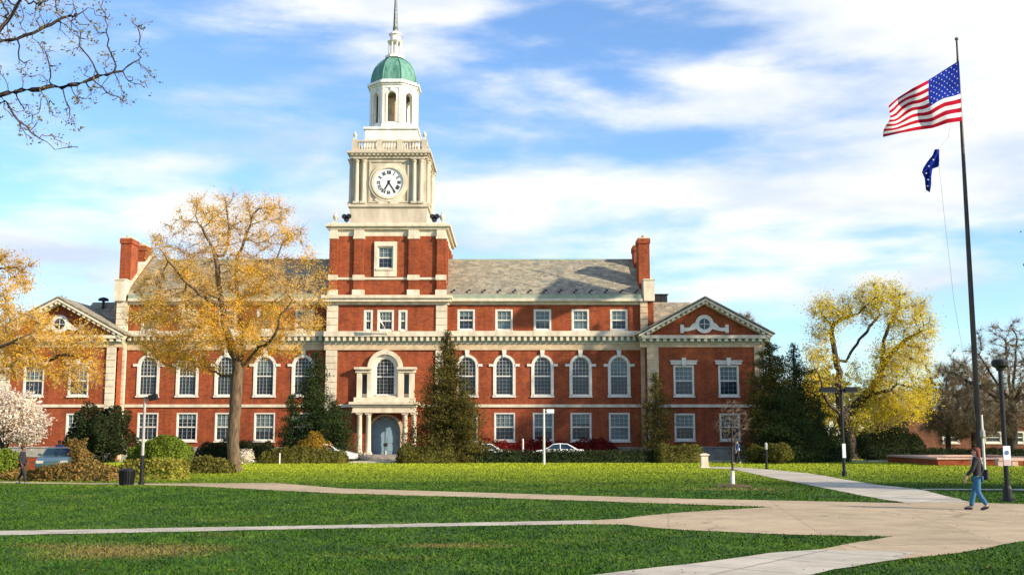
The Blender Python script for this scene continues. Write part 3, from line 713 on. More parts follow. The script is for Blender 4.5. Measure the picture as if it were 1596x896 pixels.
pavilion((PX0+PX1)/2, PX0, PX1, False)
LX1 = X(179,600,YP); LX0 = LX1-(PX1-PX0)
pavilion((LX0+LX1)/2, LX0, LX1, True)
mb = MB(); c = W(1029,465,100); mb.box(c.x-.62, c.x-.02, 99.6, 100.6, c.z-.6, c.z+.28); mb.box(c.x+.06, c.x+.6, 99.6, 100.6, c.z-.6, c.z+.28); mb.box(c.x-.7,c.x+.7,99.5,100.7,c.z+.283,c.z+.36)
lb(mb, 'roof_vent', M['dark'])
mb = MB(); c = W(160,470,98); mb.lathe(c.x, 98.2, [(.12,c.z-.6),(.12,c.z+.05),(.5,c.z+.1),(.42,c.z+.3),(.12,c.z+.42)], 12); lb(mb, 'roof_vent', M['dark'])
# ---- central block
YB = Y0-1.0
cxT = (X(508,560,YB)+X(696.5,560,YB))/2
bx0, bx1 = X(508,560,YB), X(696.5,560,YB)
ZB = lambda py: Z(py, YB)
wv = X(616,590,YB)-X(584,590,YB)
ct3 = [(X(567,498,YB), X(581,498,YB)), (X(588,498,YB), X(614,498,YB)), (X(621,498,YB), X(635,498,YB))]
ops = [(a, b, ZB(516), ZB(483), False) for a, b in ct3]
vcx = X(600.5,590,YB)
ops.append((vcx-wv/2, vcx+wv/2, ZB(616.5), ZB(557), True))
dcx = X(601,680,YB); dw = X(624,680,YB)-X(578,680,YB)
ops.append((dcx-dw/2, dcx+dw/2, .46, ZB(648), True))
mb = MB(); wall(mb, bx0, bx1, 0, ZB(470), YB, ops, rev=.4); shell(mb, bx0, bx1, YB, YB+15, 0, ZB(470)); lb(mb, 'brick_wall', M['brick'])
w1 = proto(ct3[0][1]-ct3[0][0], ZB(483)-ZB(516), casing=.16, cols=2, rows=(2,2), blind=1.0)
w2_ = proto(ct3[1][1]-ct3[1][0], ZB(483)-ZB(516), casing=.16, cols=4, rows=(2,2), blind=1.2)
for i, (a, b) in enumerate(ct3): put_window(w2_ if i == 1 else w1, (a+b)/2, ZB(516), YB)
wc = proto(wv, ZB(557)-ZB(616.5), arch=True, casing=.09, surround=.26, key=True, cols=5, rows=(5,5), blind=0, sill=False)
put_window(wc, vcx, ZB(616.5), YB)
mb = MB(); dentil_cornice(mb, bx0-.15, bx1+.15, YB-.05, ZB(517), ZB(545.5), step=.5); lb(mb, 'cornice', CM)
q = X(525.5,560,YB)-bx0
for xa_, xb_ in ((bx0, bx0+q), (bx1-q, bx1)):
    mb = MB()
    for z0, z1 in ((1.06, ZB(545.5)-.003), (ZB(517)+.003, ZB(475))): quoins(mb, xa_, xb_, YB, z0, z1)
    lb(mb, 'quoin_pier', M['stone'])
mb = MB(); mb.box(bx0-.02, dcx-3.2, YB-.2, YB+.1, 0, 1.05); mb.box(dcx+3.2, bx1+.02, YB-.2, YB+.1, 0, 1.05); lb(mb, 'plinth', M['plinth'])
mb = MB(); mb.box(bx0+q, dcx-2.9, YB-.12, YB+.1, ZB(634.5), ZB(630)); mb.box(dcx+2.9, bx1-q, YB-.12, YB+.1, ZB(634.5), ZB(630)); lb(mb, 'string_course', M['stone'])
# big cornice over the central block
mb = MB()
mb.box(bx0-.15, bx1+.15, YB-.16, YB+.5, ZB(475), ZB(471)); mb.box(bx0-.3, bx1+.3, YB-.5, YB+.5, ZB(470.8), ZB(466)); mb.box(bx0-.42, bx1+.42, YB-.66, YB+11, ZB(465.8), ZB(461))
lb(mb, 'main_cornice', [M['stone']])

# Venetian window surround over the entrance
mb = MB(); S = lambda px, py=600: X(px, py, YB)
x0, x1 = S(557), S(646); wi0, wi1 = vcx-wv/2-.262, vcx+wv/2+.262
zb, zt = ZB(620), ZB(581)
ysf = YB-.42
for a, b in ((x0, x0+.42), (S(574)-.05, wi0), (wi1, S(629)+.05), (x1-.42, x1)):
    mb.box(a, b, ysf, YB+.02, zb, zt)
for a, b in ((x0+.42, S(574)-.05), (S(629)+.05, x1-.42)):
    mb.box(a, b, YB-.05, YB+.02, zb, zb+.35); mb.box(a, b, YB-.05, YB+.015, zt-.15, zt)
for a, b in ((x0-.12, wi0), (wi1, x1+.12)):
    mb.box(a, b, ysf-.06, YB+.02, zt+.003, ZB(576)); mb.box(a-.1, b+.08, ysf-.26, YB+.02, ZB(576)+.003, ZB(572.5))
pin = outline(vcx-wv/2-.26, vcx+wv/2+.26, ZB(575), ZB(557)+.26, True)[1:-1]
pou = outline(vcx-wv/2-.62, vcx+wv/2+.62, ZB(575), ZB(557)+.62, True)[1:-1]
mb.band(pin, pou, YB-.34, YB+.02)
mb.box(wi0-.02, wi1+.02, YB-.3, YB+.02, ZB(620), ZB(617))
lb(mb, 'venetian_surround', M['stone'])
for a, b in ((x0+.42, S(574)-.05), (S(629)+.05, x1-.42)):
    mb = MB(); mb.box(a, b, YB-.03, YB+.012, zb+.353, zt-.153); lb(mb, 'side_light', M['glass'])
# portico: balcony slab, entablature, paired columns, arched doorway
yp0 = YB-1.9; px0, px1 = S(551,640), S(652,640)
mb = MB(); mb.box(px0-.12, px1+.12, yp0-.18, YB, ZB(631), ZB(627)); mb.box(px0+.02, px1-.02, yp0, YB, ZB(634.5), ZB(631)-.003)
mb.box(px0+.15, px1-.15, yp0+.12, YB, ZB(642), ZB(634.5)-.003); mb.box(px0+.08, px1-.08, yp0+.05, YB, ZB(643.6), ZB(642)-.003)
mb.box(px0+.22, px1-.22, yp0+.3, YB-.3, ZB(627)+.002, ZB(620))
lb(mb, 'balcony', M['stone'])
ctop = ZB(643.6)-.004; cb = .46
for px in (560, 574, 631, 645):
    cx = W(px, 675, yp0+.35).x; cy = yp0+.38
    mb = MB(); mb.box(cx-.30, cx+.30, cy-.30, cy+.30, cb, cb+.16); mb.box(cx-.28, cx+.28, cy-.28, cy+.28, ctop-.12, ctop)
    h = ctop-cb
    mb.lathe(cx, cy, [(.27,cb+.161),(.28,cb+.22),(.235,cb+.30),(.225,cb+h*.35),(.195,ctop-.36),(.22,ctop-.32),(.2,ctop-.28),(.26,ctop-.17),(.27,ctop-.121)], 18)
    lb(mb, 'column', M['stone'], smooth=True, angle=40)
mb = MB(); ii = outline(dcx-dw/2+.003, dcx+dw/2-.003, .46, ZB(648)-.003, True); oo = outline(dcx-dw/2-.32, dcx+dw/2+.32, .46, ZB(648)+.16, True)
mb.band(ii, oo, YB-.1, YB+.02); lb(mb, 'door_surround', M['stone2'])
spz = ZB(653)
mb = MB(); mb.box(dcx-dw/2, dcx+dw/2, YB+.28, YB+.36, .46, ZB(654))
for sg in (-1, 1):
    for a, b in ((.7,1.25),(1.4,1.95)):
        mb.box(*sorted((dcx+sg*.12, dcx+sg*(dw/2-.14))), YB+.255, YB+.279, a, b-.0)
    mb.box(*sorted((dcx+sg*.01, dcx+sg*.05)), YB+.24, YB+.279, .47, ZB(655))
dr = lb(mb, 'door', M['door'])
mb = MB()
mb.lathe(0,0,[(.16,-.02),(.16,.02)],14)
mb.v = [(v[0]+dcx, v[2]+YB+.245, v[1]+1.25) for v in mb.v]
lb(mb, 'handle', M['dark'], parent=dr)
mb = MB(); pts = [p for p in outline(dcx-dw/2, dcx+dw/2, 0, ZB(648), True) if p[1] > ZB(654)+.01]
pts = [(dcx-dw/2, ZB(654)+.01)]+pts+[(dcx+dw/2, ZB(654)+.01)]
mb.prism(pts, YB+.33, YB+.36); fl = lb(mb, 'fanlight', M['glass'])
mb = MB()
for k in range(1, 6):
    t = math.pi*k/6; mb.tube((dcx, YB+.31, ZB(654)), (dcx+math.cos(t)*dw*.46, YB+.31, ZB(654)+math.sin(t)*dw*.2), .02, n=4)
lb(mb, 'glazing_bars', M['white'], parent=fl)
mb = MB()
for i in range(3): mb.box(px0-.5+.0*i, px1+.5, yp0-.9+.32*i, YB-.01-.001*i, .153*i+(.002 if i else 0), .153*(i+1))
lb(mb, 'entrance_steps', M['plinth'])

# ---- tower: brick stage
YT = YB+.35
tx0, tx1 = X(514,420,YT), X(694.5,420,YT); cxT = (tx0+tx1)/2; TW = tx1-tx0
ZT = lambda py: Z(py, YT); YC = YT+TW/2
S = lambda px, py=410: X(px, py, YT)
# matching window opening on the front; plain brick on the rest
wz0, wz1 = ZT(419), ZT(384); wx0, wx1 = S(588), S(613)
mb = MB(); wall(mb, tx0+.15, tx1-.15, ZB(461), ZT(368), YT, [(wx0, wx1, wz0, wz1, False)], rev=.3)
shell(mb, tx0+.15, tx1-.15, YT, YC+TW/2, ZB(461), ZT(368)); lb(mb, 'tower_brick_stage', M['brick'])
mb = MB()
pil = [(514,525.5),(552,567),(637,652.5),(681,694.5)]
z0, z1 = ZT(452), ZT(369)
def pilaster_all(a, b):
    mb = MB(); mb.box(a, b, YT-.22, YT+.01, z0, z1); lb(mb, 'brick_pilaster', M['brick'])
for a, b in pil: pilaster_all(S(a), S(b))
# the same pilasters on the right and left returns
for u0, u1 in ((0,.62),(.0,.0)):
    pass
side = [(.0,.065),(.21,.29),(.71,.79),(.935,1.0)]
for u0, u1 in side:
    mb = MB(); mb.box(tx1-.15, tx1+.07, YT+.001+TW*u0, YT+TW*u1, z0, z1); lb(mb, 'brick_pilaster', M['brick'])
    mb = MB(); mb.box(tx0-.07, tx0+.15, YT+.001+TW*u0, YT+TW*u1, z0, z1); lb(mb, 'brick_pilaster', M['brick'])
mb = MB()
mb.box(tx0+.1, tx1-.1, YT-.10, YT+.01, ZT(436), ZT(432.5))
mb.box(tx1-.16, tx1+.0, YT+.02, YC+TW/2, ZT(436), ZT(432.5)); mb.box(tx0, tx0+.16, YT+.02, YC+TW/2, ZT(436), ZT(432.5))
for a, b in pil:
    mb.box(S(a)-.1, S(b)+.1, YT-.30, YT+.0, ZT(461)-.1, ZT(452)); mb.box(S(a)-.08, S(b)+.08, YT-.29, YT+.0, ZT(437), ZT(429)); mb.box(S(a)-.08, S(b)+.08, YT-.29, YT+.0, ZT(373), ZT(369.2))
lb(mb, 'pilaster_blocks', M['stone'])
tw = proto(wx1-wx0, wz1-wz0, casing=.09, surround=0, cols=3, rows=(2,2), blind=1, sill=False); put_window(tw, (wx0+wx1)/2, wz0, YT)
mb = MB()
mb.band([(wx0,wz0),(wx0,wz1),(wx1,wz1),(wx1,wz0)], [(S(583.5),wz0),(S(583.5),ZT(377)),(S(618.5),ZT(377)),(S(618.5),wz0)], YT-.16, YT+.0)
mb.box(S(583.5), S(618.5), YT-.16, YT, ZT(436)+.27, wz0-.003); mb.box(S(587), S(615), YT-.24, YT, wz0-.14, wz0-.0)
lb(mb, 'window_surround', M['stone'])
mb = MB()
def ring_box(e, za, zb, w=TW, c=None):
    mb.box(cxT-w/2-e, cxT+w/2+e, YC-w/2-e, YC+w/2+e, za, zb)
ring_box(-.02, ZT(368.5), ZT(358)); ring_box(.22, ZT(358)+.002, ZT(354)); ring_box(.42, ZT(354)+.002, ZT(350.5)); ring_box(.2, ZT(350.5)+.002, ZT(348))
for a, b in pil: mb.box(S(a)-.02, S(b)+.02, YT-.26, YT, ZT(369)+.0, ZT(359))
lb(mb, 'tower_cornice', M['stone'])
# ---- clock stage
cxT -= .20
CW0 = X(662,300,95.2)-X(545.5,300,95.2)
YK = YC-CW0/2
ZK = lambda py: Z(py, YK); K = lambda px, py=290: X(px, py, YK)
CW = K(663.5)-K(545.5); kx0, kx1 = cxT-CW/2, cxT+CW/2
YK = YC-CW/2
zt_ = ZT(348)
mb = MB()
mb.box(kx0-.05, kx1+.05, YC-CW/2-.05, YC+CW/2+.05, zt_, ZK(323)); ring_box(.22, ZK(323)+.002, ZK(318), w=CW)
mb.box(kx0+.1, kx1-.1, YC-CW/2+.1, YC+CW/2-.1, ZK(318)+.003, ZK(243))
for e, a, b in ((.08,247,243),(.2,243,240),(.38,240,236.5)): ring_box(e, ZK(a)+.002, ZK(b), w=CW)
# dentils under the clock-stage cornice
for i in range(18):
    u = kx0-.1+(CW+.2)*(i+.5)/18; mb.box(u-.1,u+.1, YK-.3, YK-.2, ZK(243)+.01, ZK(240.6))
lb(mb, 'clock_stage', M['stone3'])
def colm(cx, cy, z0, z1, r):
    mb.box(cx-r*1.35, cx+r*1.35, cy-r*1.35, cy+r*1.35, z0, z0+.18); mb.box(cx-r*1.5, cx+r*1.5, cy-r*1.5, cy+r*1.5, z1-.12, z1)
    mb.lathe(cx, cy, [(r*1.2,z0+.18),(r*1.2,z0+.26),(r,z0+.34),(r*.86,z1-.42),(r*1.15,z1-.36),(r*1.35,z1-.12)], 14)
mb = MB()
for fx in (.075, .165, .835, .925):
    mb = MB(); colm(kx0+CW*fx, YK-.06, ZK(318)+.01, ZK(247), .2); lb(mb, 'stage_column', M['stone3'], smooth=True, angle=40)
for fy in (.075, .165, .835, .925):
    for xx in (kx1+.06, kx0-.06): mb = MB(); colm(xx, YC-CW/2+CW*fy, ZK(318)+.01, ZK(247), .2); lb(mb, 'stage_column', M['stone3'], smooth=True, angle=40)
mb = MB()   # recessed panel frame
a, b, c, d = kx0+CW*.235, kx1-CW*.235, ZK(316), ZK(250)
mb.band([(a+.14,c+.14),(b-.14,c+.14),(b-.14,d-.14),(a+.14,d-.14)], [(a,c),(b,c),(b,d),(a,d)], YK+.0, YK+.11, closed=True)
lb(mb, 'panel_frame', M['stone3'])
# clock
KC = Vector((cxT, YK+.1, ZK(284.5))); RC = (K(627)-K(581.5))/2
clk = empty('clock', (KC.x-LO.x, KC.y-LO.y, KC.z)); clk.parent = LIB
def ringp(r, n=48): return [(math.cos(2*math.pi*i/n)*r, math.sin(2*math.pi*i/n)*r) for i in range(n)]
mb = MB(); mb.band(ringp(RC+.005), ringp(RC+.22), -.24, 0, closed=True); mb.band(ringp(RC+.224), ringp(RC+.44), -.16, 0, closed=True)
for sg in (-1,1):
    mb.prism([(sg*.1,-RC-.42),(sg*.5,-RC-.38),(sg*1.1,-RC-.05),(sg*1.25,-RC-.3),(sg*.7,-RC-.72),(sg*.1,-RC-.75)], -.13, 0)
mb.build('clock_ring', M['stone'], clk)
mb = MB(); mb.prism(ringp(RC), -.12, 0); mb.build('clock_dial', M['clock'], clk)
mb = MB()
def stroke(cx, cz, rot, x0, z0, x1, z1, t):
    """stroke in the numeral's own frame, rotated about the dial"""
    c, s = math.cos(rot), math.sin(rot)
    def tr(x, z): return Vector((cx*0+ (x)*c+(z+cz)*s, 0, -(x)*s+(z+cz)*c))
    a, b = tr(x0,z0), tr(x1,z1); m_ = (a+b)/2; d = (b-a)/2; n = Vector((d.z,0,-d.x)).normalized()*t
    mb.obox((m_.x,-.135,m_.z), d, (0,.012,0), n)
nums = ['XII','I','II','III','IIII','V','VI','VII','VIII','IX','X','XI']
hN = RC*.24; zN = RC*.70
for k, s_ in enumerate(nums):
    mb = MB(); wd = {'I':.12,'V':.26,'X':.26}; tot = sum(wd[c] for c in s_)*RC*.62; u = -tot/2; rot = 2*math.pi*k/12
    for ch in s_:
        w_ = wd[ch]*RC*.62; xm = u+w_/2; t = RC*.024
        if ch == 'I': stroke(0, zN, rot, xm, -hN/2, xm, hN/2, t)
        elif ch == 'V': stroke(0,zN,rot,xm-w_*.36,hN/2,xm,-hN/2,t*1.1); stroke(0,zN,rot,xm+w_*.36,hN/2,xm,-hN/2,t*.7)
        else: stroke(0,zN,rot,xm-w_*.36,hN/2,xm+w_*.36,-hN/2,t*1.1); stroke(0,zN,rot,xm+w_*.36,hN/2,xm-w_*.36,-hN/2,t*.7)
        u += w_
    mb.build('numeral', M['black'], clk)
for nm, ang, ln, wd in (('minute_hand', 147, .86, .035), ('hour_hand', 209, .56, .05)):
    mb = MB(); t = R(ang); d = Vector((math.sin(t),0,math.cos(t))); n = Vector((d.z,0,-d.x)); y = -.16 if nm[0]=='m' else -.148
    mb.obox(Vector((0,y,0))+d*RC*(ln/2-.08), d*RC*(ln/2+.08), (0,.005,0), n*RC*wd)
    mb.lathe(0,0,[(RC*.08,-.004),(RC*.08,.004)],12); 
    k0 = len(mb.v)-24
    for q in range(k0, len(mb.v)): v = mb.v[q]; mb.v[q] = (v[0], y+v[2]-.0005, v[1])
    mb.build(nm, M['black'], clk)
# balustrade on top of the clock stage
zb0 = ZK(236.5)+.003; zb1 = ZK(218)
mb = MB(); BW = CW-.1
bx_0, bx_1, by0, by1 = cxT-BW/2, cxT+BW/2, YC-BW/2, YC+BW/2
for (xa, xb, ya, yb) in ((bx_0,bx_1,by0,by0+.3),(bx_0,bx_1,by1-.3,by1),(bx_0,bx_0+.3,by0+.3,by1-.3),(bx_1-.3,bx_1,by0+.3,by1-.3)):
    mb.box(xa, xb, ya, yb, zb0, zb0+.25); mb.box(xa, xb, ya, yb, zb1-.17, zb1)
hb = zb1-.17-(zb0+.25)
def baluster(x, y): mb.lathe(x, y, [(.075,zb0+.25),(.1,zb0+.25+hb*.25),(.05,zb0+.25+hb*.6),(.075,zb1-.17)], 8)
for x in (bx_0+.2, bx_1-.2, cxT-.9, cxT+.9):
    for y in (by0+.18, by1-.18): mb.box(x-.24, x+.24, y-.2, y+.2, zb0, zb1+.05)
for y in (YC-.9, YC+.9):
    for x in (bx_0+.18, bx_1-.18): mb.box(x-.2, x+.2, y-.24, y+.24, zb0, zb1+.05)
n = 24
for i in range(n):
    u = bx_0+.55+(BW-1.1)*i/(n-1)
    for y in (by0+.15, by1-.15): baluster(u, y)
    v = by0+.55+(BW-1.1)*i/(n-1)
    for x in (bx_0+.15, bx_1-.15): baluster(x, v)
lb(mb, 'balustrade', M['stone3'])
def urn(x, y, z, s, parent=None):
    mb = MB(); mb.box(x-.22*s, x+.22*s, y-.22*s, y+.22*s, z, z+.25*s)
    mb.lathe(x, y, [(.08*s,z+.25*s),(.1*s,z+.35*s),(.27*s,z+.6*s),(.3*s,z+.8*s),(.2*s,z+.95*s),(.12*s,z+1.02*s),(.1*s,z+1.15*s),(.02*s,z+1.3*s)], 12)
    lb(mb, 'urn', M['stone'], smooth=True, angle=40)
for x in (bx_0+.2, bx_1-.2):
    for y in (by0+.18, by1-.18): urn(x, y, zb1+.052, .62)
tz = ZT(348)+.002
for x in (tx0+.35, tx1-.35):
    for y in (YT+.35, YC+TW/2-.35): urn(x, y, tz, .85)
# loudspeaker horns on the ledge of the brick stage
for x, sg in ((tx0+1.35, 1), (tx1-1.0, -1)):
    mb = MB(); y = YT+.25; mb.tube((x,y,tz), (x,y,tz+.62), .04)
    for dx, dz in ((-.2,.6),(.2,.62),(0,.34)):
        mb.tube((x+dx, y+.25, tz+dz), (x+dx, y-.2, tz+dz), .06, .24, n=10)
    lb(mb, 'loudspeaker', M['dark'])
# ---- octagonal belfry
OB = math.pi/8
def octa(r_in, z0, z1): mb.lathe(cxT, YC, [(r_in/math.cos(OB), z0), (r_in/math.cos(OB), z1)], 8, rot=OB)
YE = YC-2.2; E = lambda py: Z(py, YE)
ra = (X(649,170,YC)-X(574,170,YC))/2*math.cos(OB)*1.0*1.02
mb = MB(); pw_ = ra*1.12
mb.box(cxT-pw_, cxT+pw_, YC-pw_, YC+pw_, ZK(236.5), E(202.5)); mb.box(cxT-pw_-.12, cxT+pw_+.12, YC-pw_-.12, YC+pw_+.12, E(202.5)+.002, E(199))
octa(ra*1.05, E(199)+.003, E(193))
lb(mb, 'belfry_base', M['cupola'])
zo0, zo1 = E(193)+.003, E(132)
# eight walls with arched openings
mb = MB(); side = 2*ra*math.tan(OB); ow = side*.46; oz0 = E(189); oz1 = E(142)
for k in range(8):
    t = MB(); wall(t, -side/2, side/2, zo0, zo1, -ra, [(-ow/2, ow/2, oz0, oz1, True)], rev=.35)
    ki = outline(-ow/2, ow/2, oz0, oz1, True); ko = outline(-ow/2-.14, ow/2+.14, oz0, oz1+.14, True)
    t.band(ki, ko, -ra-.07, -ra+.0); t.box(-side/2+.01, side/2-.01, -ra-.05, -ra, zo0, oz0-.15)
    t.box(-side/2+.01, side/2-.01, -ra-.05, -ra, zo1-.25, zo1)
    t.box(-.12, .12, -ra-.12, -ra, oz1+.02, oz1+.38)
    for sg in (-1,1): t.box(*sorted((sg*(side/2-.02), sg*(side/2-.24))), -ra-.06, -ra, zo0+.1, zo1-.25)
    a = 2*math.pi*k/8; c_, s_ = math.cos(a), math.sin(a)
    t.v = [(cxT+v[0]*c_-v[1]*s_, YC+v[0]*s_+v[1]*c_, v[2]) for v in t.v]
    mb.add(t.v, t.f)
mb.lathe(cxT, YC, [((ra-.36)/math.cos(OB), zo0), ((ra-.36)/math.cos(OB), oz0+.02)], 8, rot=OB)
lb(mb, 'belfry', M['cupola'])
mb = MB(); mb.lathe(cxT, YC, [(1.15, oz0), (1.15, oz1-.4), (.6, oz1+.1)], 16); lb(mb, 'louvre_drum', M['stone2'])
mb = MB(); octa(ra+.14, zo1+.002, E(129)); octa(ra+.3, E(129)+.002, E(126)); octa(ra+.05, E(126)+.002, E(123)); lb(mb, 'belfry_cornice', M['cupola'])
# dome with ribs
zd0 = E(123)+.003; zd1 = Z(91.5, YC); hd = zd1-zd0
prof = []
for i in range(13):
    t = i/12; a = t*math.pi/2*.93; prof.append(((ra*.98*math.cos(a)*1.0)/math.cos(OB), zd0+hd*math.sin(a)/math.sin(math.pi/2*.93)))
mb = MB(); mb.lathe(cxT, YC, prof, 8, rot=OB)
dome = lb(mb, 'dome', M['copper'])
mb = MB()
for k in range(8):
    a = OB+2*math.pi*k/8; mb.poly_tube([(cxT+math.cos(a)*r_, YC+math.sin(a)*r_, z_) for r_, z_ in prof], [.06]*len(prof), 5)
lb(mb, 'dome_ribs', M['copper'], parent=dome)
# lantern and spire
L_ = lambda py: Z(py, YC)
mb = MB(); rl = .5
mb.lathe(cxT, YC, [(.95,zd1-.1),(.95,zd1+.12),(.72,zd1+.13),(.72,zd1+.3)], 8, rot=OB)
zl0, zl1 = zd1+.3, L_(68)
for k in range(8):
    a = OB+2*math.pi*k/8; x, y = cxT+math.cos(a)*.56, YC+math.sin(a)*.56; mb.tube((x,y,zl0),(x,y,zl1), .085, n=6)
mb.lathe(cxT, YC, [(.2,zl0),(.2,zl1)], 8)
mb.lathe(cxT, YC, [(.68,zl1),(.78,zl1+.12),(.62,zl1+.16),(.5,zl1+.22),(.5,L_(56)),(.62,L_(56)+.02),(.62,L_(55)+.04),(.34,L_(51)),(.2,L_(49))], 8, rot=OB)
lb(mb, 'lantern', M['cupola'])
mb = MB(); za, zb_ = L_(51), L_(-42)
mb.lathe(cxT, YC, [(.27,za-.1),(.22,za+.3),(.13,za+(zb_-za)*.5),(.035,zb_)], 8); mb.ball((cxT,YC,za+.35), .26, n=6); mb.ball((cxT,YC,zb_), .14, n=6)
mb.tube((cxT-.6,YC,zb_+.5),(cxT+.6,YC,zb_+.5),.03,n=5); mb.tube((cxT,YC,zb_),(cxT,YC,zb_+.8),.03,n=5)
lb(mb, 'spire', M['gilt'])
# slanted staff with a small white pennant above the entrance
mb = MB(); a = Vector((X(604,524,YB-.6), YB-.55, ZB(523))); b = a+Vector((-.55, -1.3, 1.35)); mb.tube(a, b, .035)
FP = empty('flag_staff', (a.x-LO.x, a.y-LO.y, a.z)); FP.parent = LIB; FP.name = 'flag_staff'
mb.v = [(v[0]-a.x, v[1]-a.y, v[2]-a.z) for v in mb.v]; mb.build('staff', M['white'], FP)
mb = MB(); d = b-a
P = [d*.98, d*.98+Vector((.05,0,-.3)), d*.5+Vector((.12,-.05,-.1)), d*.45+Vector((.02,-.02,.02))]
mb.add([p+Vector((0,o_,0)) for o_ in (-.01,.01) for p in P], [(0,1,2,3),(7,6,5,4),(0,4,5,1),(1,5,6,2),(2,6,7,3),(3,7,4,0)]); mb.build('pennant', M['white'], FP)
# ------------------------------------------------------------------ trees and plants
def sample_lobes(rg, lobes, n):
    """random points in a union of ellipsoids (c, r) weighted by volume"""
    vol = np.array([l[1][0]*l[1][1]*l[1][2]*(l[2] if len(l) > 2 else 1) for l in lobes]); k = rg.choice(len(lobes), n, p=vol/vol.sum())
    d = rg.normal(size=(n,3)); d /= np.linalg.norm(d, axis=1)[:,None]; r = rg.random(n)**(1/2.6)
    c = np.array([l[0] for l in lobes])[k]; s = np.array([l[1] for l in lobes])[k]
    return c+d*r[:,None]*s

def grow(rg, limbs, attr, step=0.4, di=5.0, dk=0.9, iters=140, wob=0.25, up=0.0):
    """branching by growth toward free points. limbs: list of (parent_limb, parent_pos, pts, r0) world polylines"""
    pos = []; par = []
    lmap = []
    for (pl, pi, pts) in limbs:
        idx = []
        start = -1 if pl is None else lmap[pl][min(int(pi*(len(lmap[pl])-1)+.5), len(lmap[pl])-1)]
        prev = start
        P = [np.array(p, float) for p in pts]
        if pl is not None: P = [pos[start]]+P
        for a, b in zip(P[:-1], P[1:]):
            n = max(1, int(np.linalg.norm(b-a)/step))
            for i in range(n):
                if pl is None and not idx and i == 0: pos.append(a); par.append(prev); prev = len(pos)-1; idx.append(prev)
                q = a+(b-a)*(i+1)/n+rg.normal(size=3)*step*.10*wob*4*(0.4 if pl is None else 1)
                pos.append(q); par.append(prev); prev = len(pos)-1; idx.append(prev)
        lmap.append(idx)
    ns = len(pos)
    attr = attr.copy(); best = np.full(len(attr), 1e9); bi = np.zeros(len(attr), int)
    P = np.array(pos)
    d = np.linalg.norm(attr[:,None,:]-P[None,:,:], axis=2); bi = d.argmin(1); best = d.min(1)
    pos = list(P)
    for it in range(iters):
        act = best < (di if it > 3 else di*3)
        if not act.any(): break
        ids = np.unique(bi[act]); new = []
        Pn = np.array(pos)
        dirs = attr[act]-Pn[bi[act]]; dirs /= np.linalg.norm(dirs, axis=1)[:,None]+1e-9
        acc = np.zeros((len(pos),3)); np.add.at(acc, bi[act], dirs)
        for i in ids:
            v = acc[i]; nv = np.linalg.norm(v)
            if nv < 1e-6: continue
            v = v/nv+rg.normal(size=3)*wob; v[2] += up; v /= np.linalg.norm(v)
            q = pos[i]+v*step; pos.append(q); par.append(int(i)); new.append(len(pos)-1)
        NP = np.array([pos[i] for i in new])
        d = np.linalg.norm(attr[:,None,:]-NP[None,:,:], axis=2); m = d.min(1); am = d.argmin(1)
        imp = m < best; best[imp] = m[imp]; bi[imp] = np.array(new)[am[imp]]
        keep = best > dk
        if keep.all() and it > 60 and len(new) == 0: break
        attr = attr[keep]; best = best[keep]; bi = bi[keep]
        if len(attr) == 0: break
    return np.array(pos), np.array(par), ns

def radii(pos, par, tip=0.018, exp=2.35, rmax=None):
    n = len(pos); r = np.zeros(n); kids = np.zeros(n, int)
    for i in range(n-1, -1, -1):
        if r[i] == 0: r[i] = tip**exp
        if par[i] >= 0: r[par[i]] += r[i]; kids[par[i]] += 1
    r = r**(1/exp)
    if rmax: 
        k = rmax/r[0]; 
        w = np.clip((r-tip)/(r[0]-tip+1e-9), 0, 1); r = r*(1+(k-1)*w**.42)
    return r, kids

def branch_mesh(name, pos, par, r, material, parent, origin, flare=1.45):
    V = []; Fc = []
    n = len(pos)
    # main child of each node continues its ring
    main = {}
    for i in range(n):
        p = par[i]
        if p >= 0 and (p not in main or r[i] > r[main[p]]): main[p] = i
    ring = {}
    def mkring(c, d, rad, k, ref):
        a = ref-d*ref.dot(d)
        a = a.normalized() if a.length > 1e-3 else d.orthogonal().normalized()
        b = d.cross(a); base = len(V)
        for j in range(k):
            t = 2*math.pi*j/k; V.append(c+a*(math.cos(t)*rad)+b*(math.sin(t)*rad))
        return base
    for i in range(n):
        p = par[i]
        if p < 0: continue
        A = Vector(pos[p])-origin; B = Vector(pos[i])-origin; d = (B-A)
        if d.length < 1e-5: d = Vector((0,0,1))
        d.normalize()
        k = 10 if r[i] > .15 else 6 if r[i] > .05 else 4 if r[i] > .025 else 3
        if main[p] == i and p in ring and ring[p][1] == k: a0 = ring[p][0]; ref = ring[p][2]
        else:
            ref = ring[p][2] if p in ring else Vector((1,0,.1))
            rr = r[p] if main[p] == i else min(r[p], r[i]*1.25)
            if par[p] < 0: rr *= flare
            a0 = mkring(A, d, rr, k, ref)
        b0 = mkring(B, d, r[i], k, ref); ring[i] = (b0, k, ref)
        for j in range(k): Fc.append((a0+j, a0+(j+1)%k, b0+(j+1)%k, b0+j))
    me = bpy.data.meshes.new(name); me.from_pydata([tuple(v) for v in V], [], Fc); me.materials.append(material)
    me.polygons.foreach_set('use_smooth', [True]*len(me.polygons)); me.update()
    o = bpy.data.objects.new(name, me); C.objects.link(o); o.parent = parent
    return o

